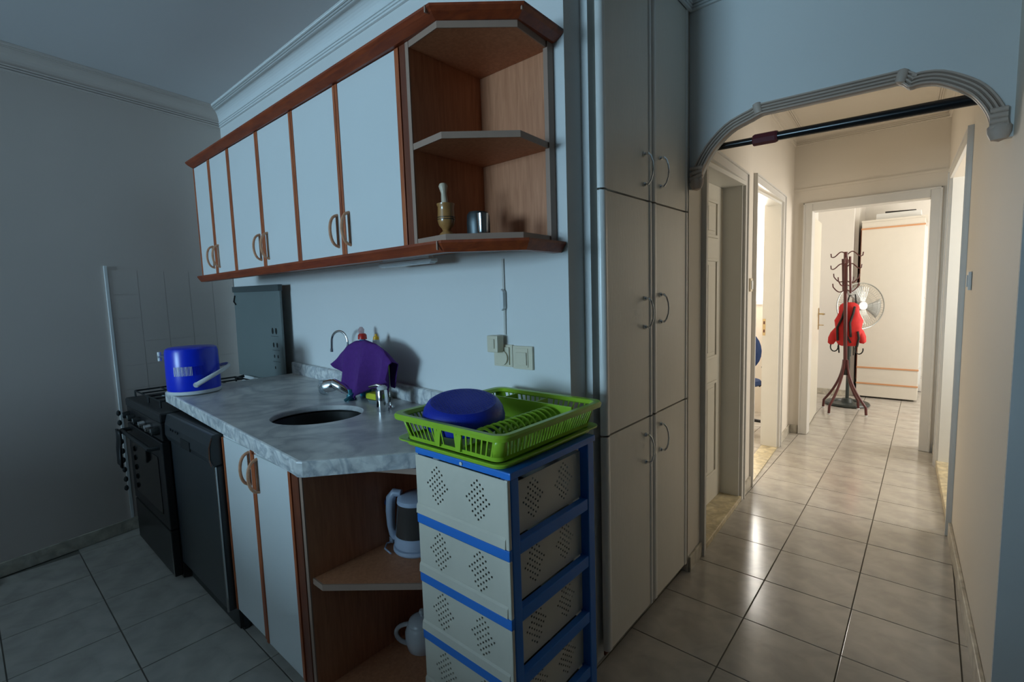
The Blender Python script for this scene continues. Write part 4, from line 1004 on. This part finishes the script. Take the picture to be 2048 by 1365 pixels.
# ------------------------------------------------------------------ wall sockets and cable
def sockets():
    yw = 1.3325
    t = thing('wall_socket', 'ivory wall socket with a plug adapter in it under the hanging cable', 'socket', (-1.19, yw, 1.09))
    MB().box(-1.237, -1.146, yw-.010, yw, 1.094, 1.176, bev=.002).build('frame', 'ivory', t)
    MB().box(-1.225, -1.158, yw-.016, yw-.0102, 1.102, 1.168, bev=.002).build('plate', 'ivory', t)
    MB().lathe([(.023, 0), (.027, 0), (.027, .007), (.023, .007)], (-1.188, yw-.0162, 1.128), 28, (0, -1, 0)).build('well_rim', 'ivory', t, smooth=True)
    MB().lathe([(0, 0), (.0225, 0), (.0225, .001), (0, .001)], (-1.188, yw-.0162, 1.128), 24, (0, -1, 0)).build('well', 'band', t)
    for dx in (-.009, .009): MB().lathe([(0, 0), (.003, 0), (.003, .001), (0, .001)], (-1.188+dx, yw-.0175, 1.128), 10, (0, -1, 0)).build('contact', 'blackm', t)
    t = thing('socket_adapter', 'ivory plug adapter sitting on top of the wall socket', 'adapter', (-1.195, yw, 1.16))
    MB().box(-1.232, -1.180, yw-.052, yw-.0165, 1.150, 1.212, bev=.004).build('housing', 'ivory', t)
    MB().box(-1.218, -1.194, yw-.056, yw-.0525, 1.165, 1.20, bev=.001).build('face', 'ivory', t)
    t = thing('wall_switch', 'ivory wall switch right of the wall socket on the kitchen wall', 'switch', (-1.10, yw, 1.09))
    MB().box(-1.144, -1.053, yw-.010, yw, 1.090, 1.174, bev=.002).build('frame', 'ivory', t)
    MB().box(-1.128, -1.072, yw-.013, yw-.0102, 1.098, 1.166, bev=.001).build('plate', 'ivory', t)
    MB().box(-1.124, -1.076, yw-.018, yw-.0132, 1.106, 1.152, bev=.002).build('rocker', 'ivory', t)
    t = thing('lamp_cable', 'grey cable with white inline switch hanging down the kitchen wall', 'cable', (-1.185, yw, 1.21))
    for dx in (0, .0055):
        MB().tube([(-1.187+dx, yw-.004, 1.2125), (-1.185+dx, yw-.004, 1.30), (-1.184+dx, yw-.006, 1.305)], .0026, 6).build('cable', 'cabedge', t, smooth=True)
        MB().tube([(-1.186+dx, yw-.006, 1.378), (-1.187+dx, yw-.004, 1.385), (-1.187+dx, yw-.004, 1.49)], .0026, 6).build('cable', 'cabedge', t, smooth=True)
    MB().ext([(-1.191, 1.308), (-1.184, 1.300), (-1.174, 1.310), (-1.174, 1.372), (-1.184, 1.382), (-1.191, 1.374)], 1, yw-.020, yw-.001).build('inline_switch', 'white', t, bevel=.003)
sockets()

# ------------------------------------------------------------------ kettle and teapot
def kettle():
    x, y = -1.330, .995; z = .4872
    t = thing('electric_kettle', 'pale blue electric kettle with curved handle on the open base shelf', 'kettle', (x, y, z))
    MB().lathe([(0, 0), (.080, 0), (.084, .006), (.082, .016), (.070, .020), (0, .020)], (x, y, z), 36).build('power_base', 'kettle', t, smooth=True)
    MB().lathe([(0, .0205), (.078, .0205), (.079, .03), (.075, .058), (0, .058)], (x, y, z), 36).build('foot', 'kettle', t, smooth=True)
    MB().lathe([(0, .0585), (.074, .0585), (.068, .12), (.062, .168), (0, .168)], (x, y, z), 36).build('jug', 'kettleg', t, smooth=True)
    MB().lathe([(0, .1685), (.064, .1685), (.062, .182), (.05, .190), (0, .192)], (x, y, z), 36).build('lid', 'kettle', t, smooth=True)
    d = Vector((-.83, -.56, 0)); s0 = Vector((x, y, z))
    pts = [s0+d*.050+Vector((0, 0, .194)), s0+d*.074+Vector((0, 0, .196)), s0+d*.088+Vector((0, 0, .178)), s0+d*.093+Vector((0, 0, .13)), s0+d*.093+Vector((0, 0, .08)), s0+d*.088+Vector((0, 0, .045)), s0+d*.078+Vector((0, 0, .030))]
    MB().tube([tuple(p) for p in pts], [.012, .015, .017, .016, .014, .013, .011], 12, flat=1.15).build('handle', 'kettle', t, smooth=True)
    MB().lathe([(0, 0), (.009, 0), (.010, .003), (0, .004)], tuple(s0+d*.106+Vector((0, 0, .160))), 14, tuple(d)).build('switch_button', 'chairb', t, smooth=True)
    MB().tube([(x-.08, y-.01, z+.006), (x-.10, y-.06, z+.004), (x-.075, y-.085, z+.004), (x-.03, y-.092, z+.004)], .003, 8).tube([(x-.08, y, z+.008), (x-.10, y-.03, z+.012)], .003, 8).build('cable', 'kettle', t, smooth=True)
    MB().box(x-.106, x-.088, y-.045, y-.02, z+.0006, z+.022, bev=.003).build('plug', 'kettle', t)
kettle()
def teapot():
    x, y = -1.335, 1.0; z = .1042
    t = thing('teapot', 'small white ceramic teapot on the bottom shelf behind the drawers', 'teapot', (x, y, z))
    MB().lathe([(0, 0), (.048, 0), (.055, .006), (.062, .035), (.062, .065), (.052, .092), (.044, .097), (0, .097)], (x, y, z), 36).build('body', 'ceramic', t, smooth=True)
    MB().lathe([(0, .0972), (.050, .0972), (.046, .106), (.028, .116), (0, .119)], (x, y, z), 32).build('lid', 'ceramic', t, smooth=True)
    MB().lathe([(0, .1185), (.006, .118), (.007, .126), (.011, .133), (.008, .141), (0, .143)], (x, y, z), 16).build('knob', 'ceramic', t, smooth=True)
    d = Vector((-.83, -.56, 0)); s0 = Vector((x, y, z))
    pts = [s0+d*(.048+.052*math.sin(R(a)))+Vector((0, 0, .046+.038*math.cos(R(a)))) for a in range(5, 180, 17)]
    MB().tube([tuple(p) for p in pts], .008, 10).build('handle', 'ceramic', t, smooth=True)
    MB().tube([tuple(s0-d*.05+Vector((0, 0, .03))), tuple(s0-d*.085+Vector((0, 0, .055))), tuple(s0-d*.105+Vector((0, 0, .09)))], [.018, .012, .008], 12).build('spout', 'ceramic', t, smooth=True)
teapot()

# ------------------------------------------------------------------ drawer tower
def perforated(axis, u0, u1, z0, z1, v, diamonds, hs=.0058, pitch=.0112, rows=13):
    """a panel with square holes set in diamonds; axis 0: plane x=v (u along y); axis 1: plane y=v (u along x)"""
    mb = MB(); bm = mb.bm
    us = {u0, u1}; zs = {z0, z1}; holes = []
    for cu, cz in diamonds:
        n = rows//2
        for i in range(-n, n+1):
            for j in range(-n, n+1):
                if (i+j) % 2: continue
                if abs(i) <= math.ceil((n-abs(j))*.6):
                    u, z = cu+i*pitch*.90, cz+j*pitch*.77
                    holes.append((round(u-hs/2, 5), round(z-hs/2, 5)))
                    us |= {round(u-hs/2, 5), round(u+hs/2, 5)}; zs |= {round(z-hs/2, 5), round(z+hs/2, 5)}
    us, zs = sorted(us), sorted(zs); hset = set()
    ui = {u: i for i, u in enumerate(us)}; zi = {z: i for i, z in enumerate(zs)}
    for u, z in holes:
        a, b = ui[u], zi[z]; ua, za = round(u+hs, 5), round(z+hs, 5)
        i = a
        while i < len(us)-1 and us[i] < ua-1e-6:
            j = b
            while j < len(zs)-1 and zs[j] < za-1e-6: hset.add((i, j)); j += 1
            i += 1
    V = {}
    def vert(i, j):
        if (i, j) not in V: V[(i, j)] = bm.verts.new((v, us[i], zs[j]) if axis == 0 else (us[i], v, zs[j]))
        return V[(i, j)]
    for i in range(len(us)-1):
        for j in range(len(zs)-1):
            if (i, j) in hset: continue
            bm.faces.new((vert(i, j), vert(i+1, j), vert(i+1, j+1), vert(i, j+1)))
    return mb
def drawers():
    x0, x1, y0, y1, top = -1.100, -.745, .835, 1.219, .934
    t = thing('drawer_tower', 'blue framed plastic drawer tower with beige perforated drawers under the dish rack', 'drawer unit', ((x0+x1)/2, (y0+y1)/2, 0))
    pw = .034
    N = 5; pitch = .1790
    for px, py in ((x0, y0), (x1-pw, y0), (x0, y1-pw), (x1-pw, y1-pw)):
        MB().box(px, px+pw, py+(.003 if py == y0 else 0), py+pw, .0005, top-.02).build('post', 'frameb', t, bevel=.003)
    MB().box(x0-.004, x1+.004, y0-.002, y1+.004, top-.019, top, bev=.004).build('top_panel', 'frameb', t)
    zs = [top-.03-pitch*(k+1) for k in range(N)]
    for k in range(N):
        zb = zs[k]; zc = zb+pitch
        # side and front rails under each drawer
        if k:
            pass
        MB().box(x1-.024, x1-.002, y0+pw+.0005, y1-pw-.0005, zb-.012, zb+.022).build('side_rail', 'frameb', t, bevel=.002)
        MB().box(x0+.002, x0+.024, y0+pw+.0005, y1-pw-.0005, zb-.012, zb+.022).build('side_rail', 'frameb', t, bevel=.002)
        fr = MB(); fr.box(x0, x1-.0002, y0-.009, y0+.0025, zb-.014, zb+.014, bev=.003); fr.build('front_rail', 'frameb', t)
        # the drawer
        fy = y0-.0035
        zz0, zz1 = zb+.0185, (zc-.0165 if k else top-.0205)
        fp = perforated(1, x0+.001, x1-.012, zz0, zz1, fy, [((x0*.74+x1*.26), (zz0+zz1)/2+.012), ((x0*.30+x1*.70), (zz0+zz1)/2+.012)])
        d = fp.build('drawer', 'drawer', t, solid=.003)
        MB().box(x1-.0118, x1-.0005, fy-.005, y0+.0025, zz0-.004, zz1+.003, bev=.003).build('front_edge', 'drawer', d)
        # pull lip along the bottom of the front
        mb = MB(); mb.ext([(fy-.0018, zz0+.026), (fy-.006, zz0+.020), (fy-.008, zz0-.002), (fy+.003, zz0-.004), (fy+.003, zz0-.001), (fy-.0018, zz0)], 0, x0+.001, x1-.012); mb.build('pull_lip', 'drawer', d)
        sp = perforated(0, y0+pw+.001, y1-pw-.001, zb+.023, zc-.016, x1-.028, [(y0+pw+.088, (zb+zc)/2+.01), (y1-pw-.088, (zb+zc)/2+.01)])
        sp.build('drawer_side', 'drawer', d, solid=.002)
        MB().box(x0+.028, x1-.034, y0+.004, y1-.02, zb+.021, zb+.024).build('drawer_bottom', 'dark', d)  # bottom coloured dark as the shade seen through the holes
        MB().box(x0+.028, x0+.031, y0+.004, y1-.02, zb+.0245, zc-.02).build('drawer_side', 'drawer', d)
        MB().box(x0+.032, x1-.034, y1-.024, y1-.021, zb+.0245, zc-.02).build('drawer_back', 'drawer', d)
    MB().lathe([(0, 0), (.005, 0), (.005, .003), (0, .004)], (x0+.19, y0-.0022, top-.010), 12, (0, -1, 0)).build('stud', 'white', t)
drawers()

# ------------------------------------------------------------------ dish rack
def dish_rack():
    z0 = .9348
    t = thing('dish_rack', 'lime green plastic dish drainer basket standing on the drawer tower', 'dish rack', (-.95, 1.0, z0))
    # tray
    X0, X1, Y0_, Y1_ = -1.172, -.748, .812, 1.272
    def rr(x0, x1, y0, y1, r=.03, n=5):
        out = []
        for cx_, cy_, a0 in ((x1-r, y1-r, 0), (x0+r, y1-r, 90), (x0+r, y0+r, 180), (x1-r, y0+r, 270)):
            for k in range(n+1): a = R(a0+90*k/n); out.append((cx_+r*math.cos(a), cy_+r*math.sin(a)))
        return out
    def loft(levels):
        mb = MB(); rows = [[mb.bm.verts.new((x, y, z)) for x, y in P_] for P_, z in levels]
        for a, b in zip(rows, rows[1:]):
            for i in range(len(a)): mb.bm.faces.new((a[i], a[(i+1) % len(a)], b[(i+1) % len(a)], b[i]))
        return mb, rows
    mb, rows = loft([(rr(X0+.02, X1-.02, Y0_+.02, Y1_-.02), z0+.0005), (rr(X0+.016, X1-.016, Y0_+.016, Y1_-.016), z0+.012), (rr(X0, X1, Y0_, Y1_, .035), z0+.016), (rr(X0, X1, Y0_, Y1_, .035), z0+.020), (rr(X0+.02, X1-.02, Y0_+.02, Y1_-.02), z0+.0165), (rr(X0+.024, X1-.024, Y0_+.024, Y1_-.024), z0+.0035)])
    mb.bm.faces.new(rows[0]); mb.bm.faces.new(rows[-1]); mb.build('drip_tray', 'green', t, smooth=True)
    # basket: rim, corner shells, slats, floor
    bx0, bx1, by0, by1 = -1.135, -.765, .822, 1.248; zr = 1.028
    ox0, ox1, oy0, oy1 = -1.165, -.732, .797, 1.268
    mb, rows = loft([(rr(ox0, ox1, oy0, oy1, .035), zr-.012), (rr(ox0-.002, ox1+.002, oy0-.002, oy1+.002, .036), zr-.002), (rr(ox0+.002, ox1-.002, oy0+.002, oy1-.002, .035), zr+.004), (rr(ox0+.018, ox1-.018, oy0+.018, oy1-.018, .028), zr+.003), (rr(ox0+.026, ox1-.026, oy0+.026, oy1-.026, .024), zr-.006), (rr(ox0+.022, ox1-.022, oy0+.022, oy1-.022, .026), zr-.010)])
    for i in range(len(rows[0])): mb.bm.faces.new((rows[-1][i], rows[-1][(i+1) % len(rows[0])], rows[0][(i+1) % len(rows[0])], rows[0][i]))
    mb.build('rim', 'green', t, smooth=True)
    zb = z0+.022
    fl_ = MB(); fl_.box(bx0+.01, bx1-.01, by0+.01, by1-.01, zb, zb+.004)
    base = fl_.build('basket_floor', 'green', t)
    mb, rows = loft([(rr(bx0+.004, bx1-.004, by0+.004, by1-.004, .022), zb-.001), (rr(bx0+.002, bx1-.002, by0+.002, by1-.002, .023), zb+.010), (rr(bx0+.006, bx1-.006, by0+.006, by1-.006, .021), zb+.010), (rr(bx0+.008, bx1-.008, by0+.008, by1-.008, .02), zb-.001)])
    for i in range(len(rows[0])): mb.bm.faces.new((rows[-1][i], rows[-1][(i+1) % len(rows[0])], rows[0][(i+1) % len(rows[0])], rows[0][i]))
    mb.build('bottom_rim', 'green', t, smooth=True)
    zt_ = zr-.008
    sm = None
    def slat(xb, yb, xt, yt, w_=.0045, th=.0025, along='x'):
        b = MB(); 
        dx, dy = (w_/2, th/2) if along == 'x' else (th/2, w_/2)
        lo = [b.bm.verts.new((xb+sx*dx, yb+sy*dy, zb+.006)) for sx, sy in ((-1, -1), (1, -1), (1, 1), (-1, 1))]
        hi = [b.bm.verts.new((xt+sx*dx, yt+sy*dy, zt_)) for sx, sy in ((-1, -1), (1, -1), (1, 1), (-1, 1))]
        b.bm.faces.new(lo[::-1]); b.bm.faces.new(hi)
        for i in range(4): b.bm.faces.new((lo[i], lo[(i+1) % 4], hi[(i+1) % 4], hi[i]))
        return b.build('slat', 'green', t)
    nx, ny = 19, 30
    for k in range(nx):
        u = (k+.5)/nx; xb = bx0+.022+u*(bx1-bx0-.044); xt = ox0+.03+u*(ox1-ox0-.06)
        if k in (9, 10): continue
        slat(xb, by0+.005, xt, oy0+.018); slat(xb, by1-.005, xt, oy1-.018)
    for k in range(ny):
        u = (k+.5)/ny; yb = by0+.025+u*(by1-by0-.05); yt = oy0+.032+u*(oy1-oy0-.064)
        slat(bx1-.005, yb, ox1-.018, yt, .0042, along='y'); slat(bx0+.005, yb, ox0+.018, yt, .0042, along='y')
    # solid corner shells and the two front brackets
    for sx, sy in ((0, 0), (1, 0), (0, 1), (1, 1)):
        cb = ((bx0+.005, bx1-.005)[sx], (by0+.005, by1-.005)[sy]); ct = ((ox0+.018, ox1-.018)[sx], (oy0+.018, oy1-.018)[sy]); s1, s2 = (1, -1)[sx], (1, -1)[sy]
        def f(u, v, cb=cb, ct=ct, s1=s1, s2=s2):
            c_ = [cb[i]*(1-v)+ct[i]*v for i in (0, 1)]; a = u*math.pi/2; r = .022
            return (c_[0]+s1*(r-r*math.sin(a)), c_[1]+s2*(r-r*math.cos(a)), zb+.004+(zt_-zb-.004)*v)
        MB().grid(f, 6, 2).build('corner_shell', 'green', t, smooth=True, solid=.0025)
    for xx in (-.985, -.905):
        b = MB(); b.ext([(xx-.008, zb+.004), (xx+.008, zb+.004), (xx+.016, zt_), (xx-.016, zt_)], 1, by0-.004, by0+.002); b.build('bracket', 'green', t)
    # cutlery trough along the back
    tr = MB(); tr.box(bx0+.03, bx1-.02, by1-.085, by1-.081, zb+.004, zr-.004); tr.box(-.93, -.926, by1-.081, by1-.01, zb+.004, zr-.006); tr.box(-1.06, -1.056, by1-.081, by1-.01, zb+.004, zr-.006)
    tr.build('cutlery_divider', 'green', t)
    # plate holder loops, a row running front to back
    base_o = None
    for k in range(12):
        y = .868+k*.0245
        pts = arcpts((-.862, y, zb+.006), .048, 0, 180, 12, 'xz', ry=.052)
        pts = [(px, py+.010*math.sin((pz-zb)/.06), pz) for px, py, pz in pts]
        if base_o is None:
            base_o = MB().tube(pts, .0042, 6).build('plate_loop', 'green', t, smooth=True); yref = y
        else:
            o = base_o.copy(); C.objects.link(o); o.parent = t; o.location = base_o.location+Vector((0, y-yref, 0))
    MB().box(-.916, -.908, .85, 1.155, zb+.0042, zb+.010).build('loop_bar', 'green', t)
    # blue colander upside down in the rack
    c = Vector((-1.005, .938, 1.012)); ax = Vector((.15, -.12, 1)).normalized()
    cb_ = thing('colander', 'blue plastic colander lying upside down in the green dish rack', 'colander', tuple(c))
    MB().lathe([(.098, -.012), (.112, -.012), (.118, -.006), (.119, .008), (.114, .028), (.104, .044), (.094, .050), (.092, .046), (.100, .036), (.108, .02), (.109, -.006)], c, 56, ax).build('rim_wall', 'bluel', cb_, smooth=True)
    MB().lathe([(0, .0475), (.0935, .0475), (.0935, .0505), (0, .0515)], c, 56, ax).build('base', 'bluel', cb_, smooth=True)
    q = Vector((0, 0, 1)).rotation_difference(ax)
    rb = MB(); rb_n = 0
    for i in range(-9, 10):
        for j in range(-9, 10):
            u, v = i*.0095, j*.0095+(i % 2)*.00475
            if u*u+v*v > .086**2: continue
            p = c+q @ Vector((u, v, .0512)); ex = q @ Vector((.0028, 0, 0)); ey = q @ Vector((0, .0016, 0)); n_ = q @ Vector((0, 0, .0009))
            a = [rb.bm.verts.new(p+s1*ex+s2*ey) for s1, s2 in ((-1, -1), (1, -1), (1, 1), (-1, 1))]; b = [rb.bm.verts.new(p+s1*ex*.6+s2*ey*.6+n_) for s1, s2 in ((-1, -1), (1, -1), (1, 1), (-1, 1))]
            rb.bm.faces.new(b)
            for k in range(4): rb.bm.faces.new((a[k], a[(k+1) % 4], b[(k+1) % 4], b[k]))
    rb.build('base_dimples', 'bluel', cb_, kind='stuff')
dish_rack()

# small dark plug at the left wall foot
tag(MB().box(-3.505, -3.43, -.03, .03, .0006, .03, bev=.008).build('black_plug', 'blackm'), 'small black object lying at the foot of the left wall', 'plug')
